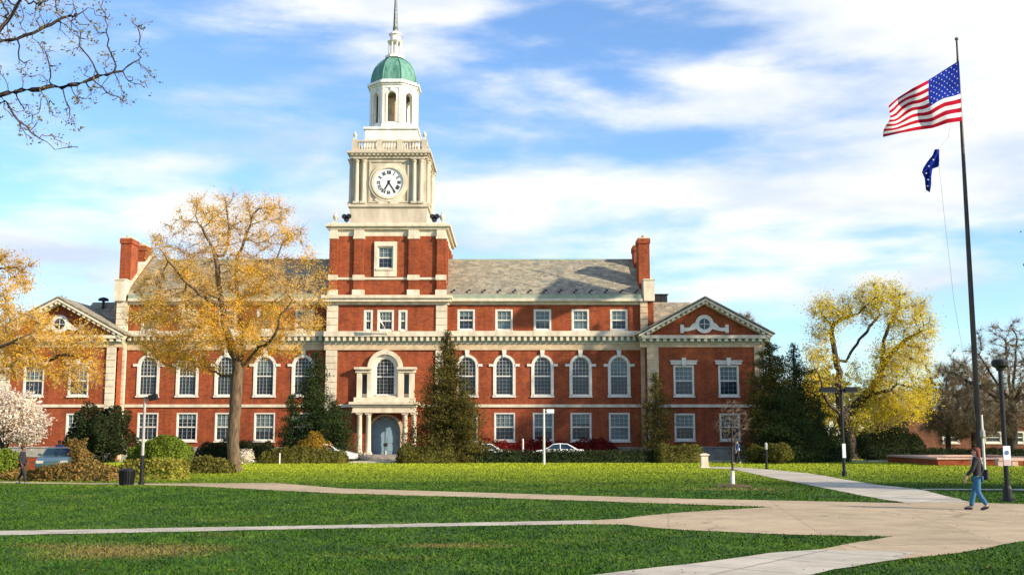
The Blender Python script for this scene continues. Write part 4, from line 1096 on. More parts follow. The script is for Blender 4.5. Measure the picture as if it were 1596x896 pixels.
def leaf_quads(rg, pts, size, jitter, n, flat=0.0, aspect=.6):
    """n leaf quads scattered round the given points"""
    k = rg.integers(0, len(pts), n); c = pts[k]+rg.normal(size=(n,3))*jitter
    a = rg.normal(size=(n,3)); a /= np.linalg.norm(a, axis=1)[:,None]
    b = rg.normal(size=(n,3)); b[:,2] += flat*4*rg.choice([-1,1], n); b -= a*(a*b).sum(1)[:,None]; b /= np.linalg.norm(b, axis=1)[:,None]
    s = size*rg.uniform(.55, 1.35, n)[:,None]
    a = a*s*.5; b = np.cross(a, b); b = b/np.linalg.norm(b, axis=1)[:,None]*s*.5*aspect
    return np.stack([c-a, c-b*.9+a*.1, c+a, c+b*.9+a*.1], 1)

def twig_tris(rg, pos, dirs, n, length, width=.02):
    """fine twigs: slim three-sided spikes, kept as two crossing slivers each"""
    k = rg.integers(0, len(pos), n); c = pos[k]; d = dirs[k]+rg.normal(size=(n,3))*.55; d /= np.linalg.norm(d, axis=1)[:,None]
    L = length*rg.uniform(.5, 1.4, n)[:,None]; side = np.cross(d, rg.normal(size=(n,3))); side /= np.linalg.norm(side, axis=1)[:,None]
    w = width*.5; s2 = np.cross(d, side)
    out = [np.stack([c-side*w, c+side*w, c+d*L], 1), np.stack([c+side*w, c+s2*w*1.4, c+d*L], 1), np.stack([c+s2*w*1.4, c-side*w, c+d*L], 1)]
    return np.concatenate(out)

def add_twigs(name, tris, material, parent, origin):
    o = np_mesh(name, tris-np.array(origin)[None,None,:], 3, material, parent); return o

def tree(name, label, cat, base, limbs, lobes, seed, nattr=1200, step=.45, di=6, dk=1.0, r0=.3, tip=.02, leaves=12000, lsize=.14, ljit=.25, twigs=6000, tlen=.6, lm=None, bm_='bark', tm='twig', group=None, aspect=.6, extra=None, thin=0.06, wob=.25, up=0.0, twid=.022, crown_name='crown'):
    rg = np.random.default_rng(seed); root = empty(name, base); tag(root, label, cat, group)
    attr = sample_lobes(rg, lobes, nattr)
    pos, par, ns = grow(rg, limbs, attr, step, di, dk, wob=wob, up=up)
    r, kids = radii(pos, par, tip, rmax=r0)
    branch_mesh('trunk', pos, par, r, M[bm_], root, Vector(base))
    ends = np.where((r < thin) & (par >= 0) & (np.arange(len(pos)) >= ns))[0]
    if len(ends) == 0: ends = np.arange(1, len(pos))
    dirs = pos[ends]-pos[par[ends]]; dirs /= np.linalg.norm(dirs, axis=1)[:,None]+1e-9
    if twigs: add_twigs('twigs', twig_tris(rg, pos[ends], dirs, twigs, tlen, twid), M[tm], root, base)
    if leaves:
        q = leaf_quads(rg, pos[ends]+dirs*.2, lsize, ljit, leaves, aspect=aspect)
        np_mesh(crown_name, q-np.array(base)[None,None,:], 4, lm, root)
    if extra:
        e2 = ends[extra[2](pos[ends])]
        q = leaf_quads(rg, pos[e2], lsize*1.1, ljit*.9, extra[1], aspect=aspect); np_mesh('young_leaves', q-np.array(base)[None,None,:], 4, extra[0], root)
    return root

M['leaf_gold'] = leaf_mat('spring_buds_gold', [(0.84,0.50,0.08),(0.86,0.58,0.14),(0.78,0.44,0.09),(0.84,0.50,0.06),(0.66,0.48,0.12)], .5)
M['leaf_amber'] = leaf_mat('young_leaves_amber', [(0.84,0.48,0.03),(0.88,0.56,0.05),(0.78,0.44,0.03),(0.60,0.42,0.05)], .55)
M['leaf_yellow'] = leaf_mat('young_leaves_yellow', [(0.80,0.66,0.03),(0.86,0.66,0.04),(0.60,0.58,0.05),(0.86,0.58,0.04)], .55)
M['leaf_olive'] = leaf_mat('olive_buds', [(0.17,0.16,0.05),(0.26,0.22,0.07),(0.12,0.11,0.04)], .3)
M['leaf_brown'] = leaf_mat('brown_buds', [(0.26,0.20,0.09),(0.33,0.26,0.12),(0.17,0.13,0.07)], .3)
M['blossom'] = leaf_mat('white_blossom', [(0.80,0.70,0.60),(0.74,0.60,0.48),(0.66,0.55,0.42),(0.84,0.78,0.70)], .35)
M['needle'] = leaf_mat('dark_needles', [(0.022,0.045,0.018),(0.035,0.065,0.022),(0.065,0.075,0.022),(0.018,0.035,0.016)], .15)
M['needle_olive'] = leaf_mat('olive_needles', [(0.05,0.06,0.018),(0.11,0.095,0.025),(0.16,0.12,0.03),(0.035,0.045,0.018)], .2)
M['hedge_green'] = leaf_mat('clipped_yellow_green_leaves', [(0.13,0.20,0.025),(0.22,0.26,0.035),(0.09,0.15,0.02)], .3)
M['hedge_lime'] = leaf_mat('clipped_lime_leaves', [(0.26,0.27,0.035),(0.34,0.30,0.05),(0.16,0.18,0.03),(0.24,0.15,0.04)], .3)
M['hedge_dark'] = leaf_mat('dark_hedge_leaves', [(0.018,0.030,0.014),(0.028,0.042,0.018),(0.05,0.05,0.02)], .15)
M['hedge_olive'] = leaf_mat('olive_hedge_leaves', [(0.10,0.105,0.025),(0.17,0.15,0.035),(0.065,0.07,0.02)], .25)
M['hedge_brown'] = leaf_mat('brown_hedge_leaves', [(0.20,0.12,0.035),(0.26,0.17,0.05),(0.12,0.10,0.03),(0.30,0.15,0.05)], .25)
M['hedge_red'] = leaf_mat('red_barberry_leaves', [(0.14,0.015,0.018),(0.22,0.025,0.02),(0.08,0.012,0.014)], .25)
M['forsythia'] = leaf_mat('orange_yellow_shrub_leaves', [(0.45,0.26,0.03),(0.35,0.2,0.03),(0.22,0.17,0.03)], .3)

def L3(px, py, Y, dy=0): v = W(px, py, Y+dy); return (v.x, v.y, v.z)
def lobe(px, py, Y, rpx, rpy, depth=None, dy=0, w=1):
    s = (Y+dy)/F; return (L3(px, py, Y, dy), (rpx*s, (depth or rpx*s*F/F), rpy*s) if depth else (rpx*s, rpx*s, rpy*s), w)

# --- the big budding tree left of the tower
YA = GY(734); base = tuple(G(364, 734))
P = lambda px, py, dy=0: L3(px, py, YA, dy)
limbs = [(None,0,[base, P(363,690), P(366,640), P(368,600), P(372,575)]),
 (0,1,[P(362,545,-.6), P(350,500,-1), P(342,450,-1.2), P(337,400,-1.4), P(322,365,-1.5), P(308,345,-1.5)]),
 (0,1,[P(378,540,.8), P(374,490,1.2), P(368,440,1.3), P(372,400,1.0), P(385,360,.6)]),
 (0,.98,[P(388,560,-.5), P(404,541,-1), P(421,533,-1.5), P(434,512,-2), P(437,492,-2.2), P(455,470,-2.5)]),
 (0,.93,[P(345,585,.5), P(320,572,1.5), P(300,560,2.5), P(270,548,3)]),
 (1,.35,[P(322,468,-2), P(290,440,-2.6), P(262,405,-2.8), P(245,385,-3)]),
 (2,.5,[P(395,460,2.2), P(420,425,2.8), P(440,385,2.8)]),
 (2,.25,[P(398,500,2), P(425,470,2.5), P(450,450,3)]),
 (1,.7,[P(352,395,.5), P(358,355,1)]),
 (1,.1,[P(335,520,1.5), P(300,505,2.5), P(262,490,3)])]
lobes = [lobe(330,345,YA,75,50), lobe(395,350,YA,70,55), lobe(270,400,YA,55,55), lobe(440,400,YA,58,60), lobe(350,420,YA,95,70), lobe(265,470,YA,75,60), lobe(440,470,YA,70,60), lobe(330,510,YA,90,55,dy=-1), lobe(400,520,YA,60,45), lobe(275,545,YA,60,30), lobe(470,505,YA,42,45), lobe(498,450,YA,34,44), lobe(240,500,YA,50,45), lobe(380,340,YA,60,45)]
T1 = tree('budding_tree', 'tall budding golden tree with thick lit trunk on the lawn, left of the clock tower', 'tree', base, limbs, lobes, 11, nattr=2900, step=.45, di=5, dk=.85, r0=.36, tip=.015, leaves=30000, lsize=.10, ljit=.26, twigs=11000, tlen=.85, lm=M['leaf_gold'], twid=.02, tm='twig_gold', extra=(M['leaf_amber'], 26000, lambda p: (p[:,2] < 9.5+1.6*np.sin(p[:,0]*1.1)) | (np.sin(p[:,0]*1.7+p[:,2]*1.3) > .75)))
# denser amber young leaves low in the crown
# --- tree at left edge, amber leaves over the pavilion
base = tuple(G(-70, 742)); YA = base[1]
P = lambda px, py, dy=0: L3(px, py, YA, dy)
limbs = [(None,0,[base, P(-68,650), P(-64,590)]), (0,1,[P(-50,560,-1), P(-10,545,-1.5), P(30,530,-2), P(60,512,-2)]), (0,1,[P(-60,520,1), P(-40,460,1), P(-10,420,1)]), (0,.9,[P(-85,560), P(-110,520)]), (0,.95,[P(-30,575,2), P(30,565,3), P(80,560,3)])]
lobes = [lobe(-10,440,YA,65,70), lobe(30,520,YA,75,40), lobe(85,545,YA,65,40,dy=2), lobe(-60,500,YA,70,80), lobe(20,560,YA,70,35), lobe(110,585,YA,45,25,dy=2), lobe(128,540,YA,42,36,dy=2)]
tree('amber_leaved_tree', 'amber-leaved tree at the left edge, its boughs in front of the left pavilion', 'tree', base, limbs, lobes, 5, nattr=1500, di=5, dk=.95, r0=.36, leaves=20000, lsize=.115, ljit=.28, twigs=9000, tlen=.7, lm=M['leaf_amber'], tm='twig_gold')
# --- white blossom tree
base = tuple(G(6, 745)); YA = base[1]; P = lambda px, py, dy=0: L3(px, py, YA, dy)
limbs = [(None,0,[base, P(6,715), P(8,700)]), (0,1,[P(-10,670), P(-25,645)]), (0,1,[P(22,675,.5), P(40,655,.8)]), (0,1,[P(6,665,-.8), P(8,640,-.8)])]
lobes = [lobe(10,645,YA,52,34), lobe(-25,660,YA,40,34), lobe(48,655,YA,28,24), lobe(30,678,YA,40,18), lobe(-5,622,YA,30,16)]
tree('blossom_tree', 'small tree covered in white blossom at the left edge of the lawn', 'tree', base, limbs, lobes, 21, nattr=700, step=.25, di=3, dk=.45, r0=.16, tip=.012, leaves=16000, lsize=.11, ljit=.17, twigs=2500, tlen=.35, lm=M['blossom'], aspect=.9, crown_name='blossom')
# --- twisted yellow tree on the right
base = tuple(G(1328, 714.5)); YA = base[1]; P = lambda px, py, dy=0: L3(px, py, YA, dy)
limbs = [(None,0,[base, P(1325,695), P(1318,665), P(1312,645)]),
 (0,1,[P(1306,610), P(1308,580), P(1302,550), P(1297,520), P(1300,505), P(1318,494), P(1338,490)]),
 (1,.45,[P(1318,565,1), P(1335,535,1.5), P(1355,510,2), P(1372,492,2)]),
 (0,.95,[P(1296,635,-1), P(1284,612,-1.5), P(1281,592,-1.5), P(1270,575,-1.5), P(1258,560,-1.5)]),
 (0,1,[P(1330,640,1), P(1350,615,1), P(1372,590,1), P(1376,560,1), P(1378,530,1), P(1388,500,1), P(1400,485,1)]),
 (4,.5,[P(1395,545,0), P(1420,525,0), P(1440,515,0)]),
 (3,.4,[P(1300,600,-1), P(1290,588,-1)]),
 (4,.25,[P(1380,610,-1), P(1400,600,-1)])]
lobes = [lobe(1370,468,YA,45,32), lobe(1405,485,YA,42,36), lobe(1295,490,YA,38,34), lobe(1435,510,YA,34,30,w=1.6), lobe(1400,575,YA,48,50), lobe(1352,600,YA,30,22,w=.6), lobe(1290,585,YA,18,25,w=.6), lobe(1275,545,YA,24,30), lobe(1262,625,YA,26,45,w=1.5), lobe(1375,648,YA,40,16,w=1), lobe(1412,622,YA,46,36,w=1.3), lobe(1410,540,YA,42,30)]
tree('twisted_yellow_tree', 'twisted dark-limbed tree with bright yellow spring leaves, right of the building', 'tree', base, limbs, lobes, 31, nattr=2100, step=.5, di=5, dk=1.0, r0=.62, tip=.022, leaves=44000, lsize=.175, ljit=.46, twigs=9000, tlen=.9, lm=M['leaf_yellow'], bm_='bark_dark', aspect=.5)
# --- bare trees on the right
def bare(px, base_py, spread, top, seed, label, fork=640, r0=.42, leaves=7000, lean=0, lm='leaf_brown', name='bare_tree', nattr=1700, group='bare trees on the right', lowest=680, step=.5, twigs=20000, Y=None):
    if Y is None: base = tuple(G(px, base_py))
    else: v = W(px, base_py, Y); base = (v.x, Y, 0)
    YA = base[1]; P = lambda a, b, dy=0: L3(a, b, YA, dy)
    rr = random.Random(seed); sp = spread
    limbs = [(None,0,[base, P(px+lean*.3,(base_py+fork)/2), P(px+lean*.6,fork)])]
    for k in range(6):
        u = -1+2*k/5+rr.uniform(-.15,.15); dz = (1-abs(u)*.55)
        limbs.append((0, rr.uniform(.75,1), [P(px+lean+u*sp*.3, fork-(fork-top)*.22*dz, rr.uniform(-2,2)), P(px+lean+u*sp*.55, fork-(fork-top)*.5*dz, rr.uniform(-3,3)), P(px+lean+u*sp*.75, fork-(fork-top)*.75*dz, rr.uniform(-3,3))]))
    mid = (top+lowest)/2; hh = (lowest-top)/2
    lobes = [lobe(px+lean, top+hh*.75, YA, sp*.62, hh*.72), lobe(px+lean-sp*.5, mid+hh*.1, YA, sp*.5, hh*.7), lobe(px+lean+sp*.5, mid+hh*.1, YA, sp*.5, hh*.7), lobe(px+lean, mid+hh*.45, YA, sp*.8, hh*.5)]
    return tree(name, label, 'tree', base, limbs, lobes, seed, nattr=nattr, step=step, di=6, dk=.95, r0=r0, tip=.022, leaves=leaves, lsize=.13, ljit=.3, twigs=twigs, tlen=.85, lm=M[lm], bm_='bark_dark', group=group, twid=.024)
bare(1577, 713, 125, 492, 41, 'large bare spreading tree behind the tall lamp at the right edge', r0=.5, lowest=690, twigs=18000, leaves=5000, fork=620)
bare(1478, 709, 58, 555, 42, 'smaller brown bare tree between the yellow tree and the flagpole', leaves=8000, twigs=13000, lm='leaf_brown', r0=.28, nattr=1100, lowest=695, fork=660)
bare(1518, 706, 62, 548, 44, 'bare tree immediately behind the foot of the flagpole', leaves=7000, r0=.26, nattr=900, twigs=10000, lowest=695, fork=655, Y=112)
bare(1690, 712, 110, 500, 43, 'bare tree at the far right, mostly outside the picture', leaves=6000, r0=.4, nattr=900, twigs=10000)
# --- bare tree whose budding branches reach in at top left
base = (-17.2, 20.5, 0); P = lambda px, py, dy=0: L3(px, py, 21, dy)
limbs = [(None,0,[base, (-17.1,20.6,3.5), (-16.6,20.8,6.2)]),
 (0,1,[(-15.3,20.9,6.5), P(-160,200), P(-60,170), P(0,148), P(60,138), P(120,132), P(190,110)]),
 (0,1,[(-15.6,20.9,7.2), P(-200,120,.5), P(-80,90,.5), P(0,65,.5), P(40,55,.5), P(110,25,.5)]),
 (0,.9,[(-15.5,20.6,5.6), P(-160,190,-.6), P(-60,165,-.6), P(8,158,-.6), P(30,190,-.6), P(60,215,-.6), P(85,232,-.6), P(120,228,-.6)]),
 (2,.75,[P(-10,60,0), P(20,20,0), P(45,-20,0)]),
 (0,1,[(-16.5,21,8), (-16,21,10), (-15.5,21,12)]), (0,1,[(-17.5,20.5,8), (-19,20,10), (-20,20,11.5)]), (0,.95,[(-17.5,22,7), (-18,23.5,9), (-18.5,25,10.5)])]
lobes = [lobe(120,40,21,125,50,depth=1.3), lobe(145,110,21,105,45,depth=1.2), lobe(60,190,21,70,35,depth=1.0), lobe(130,150,21,80,25,depth=1), lobe(0,50,21,90,80,depth=1.4), lobe(20,0,21,120,60,depth=1.5), ((-16.5,21,11),(2.6,2.6,2.4)), ((-19.5,20.5,9.5),(2.4,2.6,2.6)), ((-18.5,24,9.5),(2.4,2.4,2.2))]
tree('overhanging_tree', 'near tree reaching bare budding twigs into the top left corner of the sky', 'tree', base, limbs, lobes, 51, nattr=2600, step=.14, di=3, dk=.25, r0=.26, tip=.009, leaves=17000, lsize=.055, ljit=.035, twigs=9000, tlen=.24, lm=M['leaf_olive'], bm_='bark_dark', tm='twig', thin=.016, twid=.008, aspect=.7, crown_name='buds')
# --- young bare tree in mulch on the lawn
base = tuple(G(1142, 757)); YA = base[1]; P = lambda px, py, dy=0: L3(px, py, YA, dy)
limbs = [(None,0,[base, P(1142,735), P(1141,712), P(1141,690)]), (0,.8,[P(1134,685,.1), P(1128,665,.2), P(1124,650,.2)]), (0,.9,[P(1148,678,-.2), P(1156,660,-.3), P(1164,648,-.3)]), (0,1,[P(1140,672), P(1142,655), P(1141,632)])]
lobes = [lobe(1142,655,YA,24,36), lobe(1126,662,YA,14,22), lobe(1158,660,YA,15,20)]
yt = tree('young_bare_tree', 'slender young bare tree with white trunk guard in a ring of mulch', 'tree', base, limbs, lobes, 61, nattr=420, step=.12, di=2, dk=.2, r0=.045, tip=.008, leaves=0, twigs=700, tlen=.25, lm=None, bm_='bark_dark', twid=.01)
mb = MB(); mb.lathe(0,0,[(.10,0),(.09,.3),(.08,.62)],10); mb.build('trunk_guard', M['whitepole'], yt)
mb = MB(); mb.lathe(base[0],base[1],[(.85,.0),(.6,.05),(.1,.09)],24); ml = mb.build('mulch_ring', M['mulch']); tag(ml, 'low ring of brown mulch around the young bare tree', 'mulch')

# --- unseen trees added off to the right to shade the lawn and wing
def shade_tree(x, y, H, rad, seed, label, leaves=9000):
    rr = random.Random(seed); limbs = [(None,0,[(x,y,0),(x+.2,y,H*.2),(x,y+.2,H*.38)])]
    for k in range(6):
        a = k*1.05+rr.random(); limbs.append((0, rr.uniform(.7,1), [(x+math.cos(a)*rad*.35,y+math.sin(a)*rad*.35,H*.55),(x+math.cos(a)*rad*.55,y+math.sin(a)*rad*.55,H*.75)]))
    lobes = [((x,y,H*.68),(rad*.85,rad*.85,H*.30)),((x+rad*.3,y-rad*.2,H*.5),(rad*.7,rad*.7,H*.2)),((x-rad*.25,y+rad*.2,H*.52),(rad*.7,rad*.7,H*.2))]
    return tree('added_shade_tree', label, 'tree', (x,y,0), limbs, lobes, seed, nattr=900, step=.7, di=8, dk=1.3, r0=.5, tip=.03, leaves=leaves, lsize=.34, ljit=.6, twigs=9000, tlen=1.2, lm=M['leaf_olive'], bm_='bark_dark', group='unseen tall trees added for shade on the right', twid=.04)
shade_tree(44.5, 76, 29, 6.6, 201, 'unseen tall olive-leaved tree added for shade, right of the flagpole terrace', 26000)
shade_tree(54, 69, 29, 7, 202, 'unseen tall olive-leaved tree added for shade, right of the far lamp post', 16000)
shade_tree(38, 34, 13, 5, 203, 'unseen lower spreading tree added for shade, right of the paved plaza', 9000)
# --- bare trees seen over the side roofs, and a wooded skyline
def farbare(px, top, Y, spread, seed, label):
    return bare(px, 690, spread, top, seed, label, fork=600, r0=.3, leaves=2500, nattr=600, group='bare trees behind the pavilions', name='distant_bare_tree', lowest=620, step=.7, twigs=9000, Y=Y, lm='leaf_gold')
farbare(100, 452, 128, 42, 71, 'bare tree rising behind the peak of the left pavilion')
farbare(178, 458, 131, 30, 72, 'bare tree behind the left roof end, beside the chimney')
farbare(1165, 478, 130, 38, 73, 'bare tree rising behind the right slope of the right pavilion')

# --- conifers
def conifer(name, label, px, base_py, half, top_py, seed, n_br=110, material='needle', group=None, needles=24000, droop=.25, shape=1.0, nsize=.17, Y=None, cat='conifer', ragged=.3):
    rg = np.random.default_rng(seed); rr = random.Random(seed)
    if Y is None: base = Vector(G(px, base_py))
    else: base = Vector((W(px, base_py, Y).x, Y, 0))
    Y_ = base.y; H = W(px, top_py, Y_).z; Rm = half*Y_/F
    root = empty(name, base); tag(root, label, cat, group)
    mb = MB(); mb.poly_tube([(0,0,0),(.03,0,H*.4),(-.02,.02,H*.8),(0,0,H*.99)], [H*.02+.05, H*.014+.04, H*.006+.02, .012], 8)
    P_ = []
    for i in range(n_br):
        t = (i+rr.random())/n_br; z = H*(.05+.93*t); env = (1-t)**shape
        L_ = Rm*(env*rr.uniform(1-ragged*1.3, 1+ragged*.5)+.04); a = rr.uniform(0, 2*math.pi)
        d = Vector((math.cos(a), math.sin(a), 0)); p0 = Vector((0,0,z)); p1 = p0+d*L_*.6+Vector((0,0,-droop*L_*.5)); p2 = p0+d*L_+Vector((0,0,-droop*L_*.35+.08*L_))
        mb.poly_tube([p0,p1,p2], [.035*(1-t)+.012, .02, .006], 4)
        m = max(3, int(L_/.16))
        for q in range(m):
            u = (q+.7)/m
            b = p0.lerp(p1, u/.6) if u < .6 else p1.lerp(p2, (u-.6)/.4)
            P_.append((b.x, b.y, b.z, .10+.22*L_*(.9-abs(u-.55))))
    P_ = np.array(P_)
    mb.build('trunk', M['bark_dark'], root)
    k = rg.choice(len(P_), needles, p=P_[:,3]/P_[:,3].sum()); c = P_[k,:3]+rg.normal(size=(needles,3))*P_[k,3][:,None]*np.array([.95,.95,.5])
    c[:,2] = np.maximum(c[:,2], .08)
    q = leaf_quads(rg, np.zeros((1,3)), nsize, 0, needles, flat=.3, aspect=.35)+c[:,None,:]
    np_mesh('crown', q, 4, M[material], root)
    return root
conifer('spruce', 'tall dark spruce right of the entrance door', 696, 712, 62, 512, 81, material='needle_olive', needles=52000, n_br=230, Y=84.5, ragged=.35, shape=.78, nsize=.2)
conifer('spruce', 'smaller olive spruce just right of the tall dark spruce by the entrance', 722, 712, 36, 605, 82, n_br=90, material='needle_olive', needles=16000, Y=83.2, shape=.6)
conifer('spruce', 'dark spruce left of the entrance, under the golden boughs', 490, 712, 50, 545, 83, needles=25000, n_br=170, Y=86, ragged=.35, shape=.7, nsize=.2)
conifer('spruce', 'low broad dark yew left of the entrance door', 522, 712, 36, 622, 84, needles=14000, n_br=80, Y=85, shape=.45, ragged=.25)
conifer('spruce', 'low dark spruce behind the hedge, left of the yew by the entrance', 452, 712, 26, 612, 85, needles=9000, n_br=60, Y=85.5, shape=.5)
conifer('spruce', 'narrow thin conifer between the main wing and the right pavilion', 1024, 712, 36, 578, 86, n_br=130, material='needle_olive', needles=15000, Y=87, ragged=.4, shape=.62, nsize=.17)
conifer('spruce', 'pale-tipped spruce at the right end of the right pavilion', 1205, 716, 50, 530, 87, material='needle_olive', needles=40000, n_br=150, Y=85, ragged=.55, shape=.45, nsize=.2)
conifer('spruce', 'dark pointed spruce, second from the pavilion corner on the right', 1243, 716, 72, 532, 88, needles=34000, n_br=170, Y=88, ragged=.6, shape=.85, nsize=.2)
conifer('spruce', 'low dense dark spruce behind the short lamp post on the right', 1222, 716, 60, 600, 89, needles=30000, n_br=130, Y=83.5, shape=.5)
conifer('spruce', 'broad low dark spruce just left of the twisted yellow tree', 1280, 716, 34, 620, 90, needles=11000, n_br=70, Y=90, shape=.5)

# --- shrubs and hedges: many small leaves through a shell over a shaded inner mass of stems
def shrub_leaves(rg, shape, n, size, shell=.2):
    return None
def hedge(name, label, x0, x1, y0, y1, h, material, seed, dens=150, size=.13, wav=.10, round_=.35, cat='hedge', group=None, slope=0, peak=None):
    """clipped hedge between world x0..x1 and y0..y1, with an uneven leafy skin"""
    rg = np.random.default_rng(seed); cx, cy = (x0+x1)/2, (y0+y1)/2; root = empty(name, (cx,cy,0)); tag(root, label, cat, group)
    lx, ly = (x1-x0), (y1-y0)
    n = int(dens*(lx*h*2+lx*ly+ly*h*2)); n = min(n, 26000)
    # superellipsoid cross-section swept along x, points on the surface
    t = rg.random(n)*math.pi; u = rg.random(n)*2-1
    ph = rg.uniform(0, 6.28, 6)
    hh = h*(1+wav*(np.sin(u*lx*.7+ph[0])+np.sin(u*lx*1.9+ph[1])*.6+np.sin(u*lx*4.3+ph[2])*.4))
    if peak: hh = hh*(1-peak*np.abs(u)**2.2)
    e = 2*round_; c_, s_ = np.cos(t), np.sin(t)
    yy = np.sign(c_)*np.abs(c_)**e*ly/2; zz = np.abs(s_)**e*hh
    endf = np.minimum(1, ((1-np.abs(u))*lx/ (h*.8)))**.4
    r = 1-rg.random(n)**2*.22
    Pn = np.stack([u*lx/2+rg.normal(size=n)*size*.3, yy*endf*r+rg.normal(size=n)*size*.35, np.maximum(zz*endf*r+rg.normal(size=n)*size*.35, .03)], 1)
    q = leaf_quads(rg, np.zeros((1,3)), size, 0, n, aspect=.75)+Pn[:,None,:]
    np_mesh('foliage', q, 4, M[material], root)
    # the mass of stems and leaves inside
    mb = MB(); N = max(6, int(lx/.5)); prev = None
    for i in range(N+1):
        uu = -1+2*i/N; ef = min(1, ((1-abs(uu))*lx/(h*.8)))**.4*.80+.02
        H_ = h*(1+wav*(math.sin(uu*lx*.7+ph[0])+math.sin(uu*lx*1.9+ph[1])*.6+math.sin(uu*lx*4.3+ph[2])*.4))
        if peak: H_ *= (1-peak*abs(uu)**2.2)
        b = len(mb.v)
        for k in range(9):
            tt = math.pi*k/8; mb.v.append((uu*lx/2*.985, (1 if math.cos(tt)>=0 else -1)*abs(math.cos(tt))**e*ly/2*ef, max(0,abs(math.sin(tt))**e*H_*ef)))
        if prev is not None:
            for k in range(8): mb.f.append((prev+k, prev+k+1, b+k+1, b+k)); mb.m.append(0)
        prev = b
    mb.build('stems', M[material], root)
    return root
def bush(name, label, px, base_py, half, top_py, material, seed, Y=None, n=7000, size=.13, cat='bush', group=None, depth=1.0, lump=.16):
    rg = np.random.default_rng(seed)
    if Y is None: base = Vector(G(px, base_py)); 
    else: base = Vector((W(px, base_py, Y).x, Y, 0))
    Y_ = base.y; H = W(px, top_py, Y_).z; Rm = half*Y_/F; root = empty(name, base); tag(root, label, cat, group)
    d = rg.normal(size=(n,3)); d /= np.linalg.norm(d, axis=1)[:,None]; d[:,2] = d[:,2]*.5+.5-.0*d[:,0]
    d = rg.normal(size=(n,3)); d /= np.linalg.norm(d, axis=1)[:,None]
    ph = rg.uniform(0,6.28,4)
    lum = 1+lump*(np.sin(d[:,0]*4+ph[0])*np.cos(d[:,2]*5+ph[1])+.6*np.sin(d[:,0]*9+ph[2]+d[:,1]*7))
    r = (1-rg.random(n)**2*.35)*lum
    Pn = np.stack([d[:,0]*Rm*r, d[:,1]*Rm*depth*r, H*.52+d[:,2]*H*.50*r], 1); Pn[:,2] = np.maximum(Pn[:,2], .03+rg.random(n)*.1)
    q = leaf_quads(rg, np.zeros((1,3)), size, 0, n, aspect=.75)+Pn[:,None,:]
    np_mesh('foliage', q, 4, M[material], root)
    mb = MB()
    for i in range(9):
        a = rg.uniform(0,6.28); rr = rg.uniform(.3,.75)
        mb.poly_tube([(0,0,0),(math.cos(a)*Rm*rr*.4, math.sin(a)*Rm*rr*.4, H*.4),(math.cos(a)*Rm*rr, math.sin(a)*Rm*rr*depth, H*rg.uniform(.6,.85))],[.04,.025,.01],5)
    mb.ball((0,0,H*.5), Rm*.68, Rm*.68*depth, H*.36, n=8)
    mb.build('stems', M[material], root)
    return root
xw = lambda px, Y: W(px, 700, Y).x
def hedge_px(name, label, pxa, pxb, Y, depth, top_py, material, seed, **k):
    return hedge(name, label, xw(pxa,Y), xw(pxb,Y), Y, Y+depth, W(798, top_py, Y+depth/2).z, material, seed, **k)
YH = 82.0
hedge_px('hedge', 'trimmed olive hedge in front of the white car, left of the entrance', 398, 541, 80.6, 1.7, 697, 'hedge_olive', 101, peak=.25)
hedge_px('hedge', 'trimmed olive hedge right of the entrance walk, below the tall spruce', 616, 712, 81, 2.2, 694, 'hedge_olive', 102)
hedge_px('hedge', 'long low dark hedge in front of the right wing', 716, 1035, 82.5, 1.5, 701.5, 'hedge_dark', 103, wav=.05)
hedge_px('hedge', 'olive clipped hedge at the right end of the long dark hedge', 1020, 1101, 82.0, 1.8, 692, 'hedge_olive', 104)
hedge_px('hedge', 'long red-leaved barberry hedge against the right wing', 738, 968, 91.6, 1.3, 686, 'hedge_red', 105, wav=.12)
hedge_px('hedge', 'dark hedge behind the big tree trunk, against the left wing', 300, 428, 90.5, 1.8, 688, 'hedge_dark', 106)
hedge_px('hedge', 'rounded dark hedge just left of the big tree trunk', 286, 362, GY(737)-.8, 1.6, 712, 'hedge_olive', 107, peak=.3)
hedge_px('hedge', 'yellow-green box hedge under the round bush, left of the big tree', 178, 286, GY(749), 1.8, 716, 'hedge_lime', 108, wav=.03, round_=.22)
hedge_px('hedge', 'rough brown hedge along the far path at the left', 34, 186, GY(750), 1.8, 724, 'hedge_brown', 109, wav=.15)
hedge_px('hedge', 'ragged brown hedge at the left edge behind the walking person', -80, 30, GY(750)+1, 1.8, 728, 'hedge_brown', 110, wav=.15)
bush('round_bush', 'large rounded yellow-green bush left of the big tree', 258, 742, 39, 680, 'hedge_green', 111, Y=57, n=12000, size=.11, lump=.05)
bush('round_bush', 'half-hidden green bush left of the big rounded bush', 222, 742, 24, 690, 'hedge_green', 112, Y=57.5, n=4000)
bush('evergreen_bush', 'tall very dark evergreen bush at the corner of the left pavilion', 157, 714, 46, 632, 'hedge_dark', 113, Y=84, n=14000, size=.17, lump=.25)
bush('amber_bush', 'loose amber shrub beside the parked teal car', 120, 735, 18, 684, 'hedge_brown', 114, Y=62, n=1800, lump=.4)
bush('yellow_bush', 'bright yellow-green shrub at the left edge, below the blossom tree', -2, 748, 26, 700, 'hedge_green', 115, Y=52, n=3500)
bush('orange_bush', 'small orange-yellow shrub below the dark spruce, left of the entrance', 488, 716, 22, 676, 'forsythia', 116, Y=82.8, n=3000, lump=.3)
bush('white_flowering_bush', 'low white-flowering shrub just right of the big tree trunk', 383, 722, 14, 699, 'blossom', 117, Y=79, n=700, size=.11)
bush('olive_bush', 'small rounded olive bush by the short lamp post on the right', 1213, 727, 22, 690, 'hedge_olive', 118, Y=80, n=3500)
bush('dark_bush', 'dark rounded bush left of the olive bush on the right', 1178, 722, 14, 694, 'hedge_olive', 119, Y=81, n=2200)
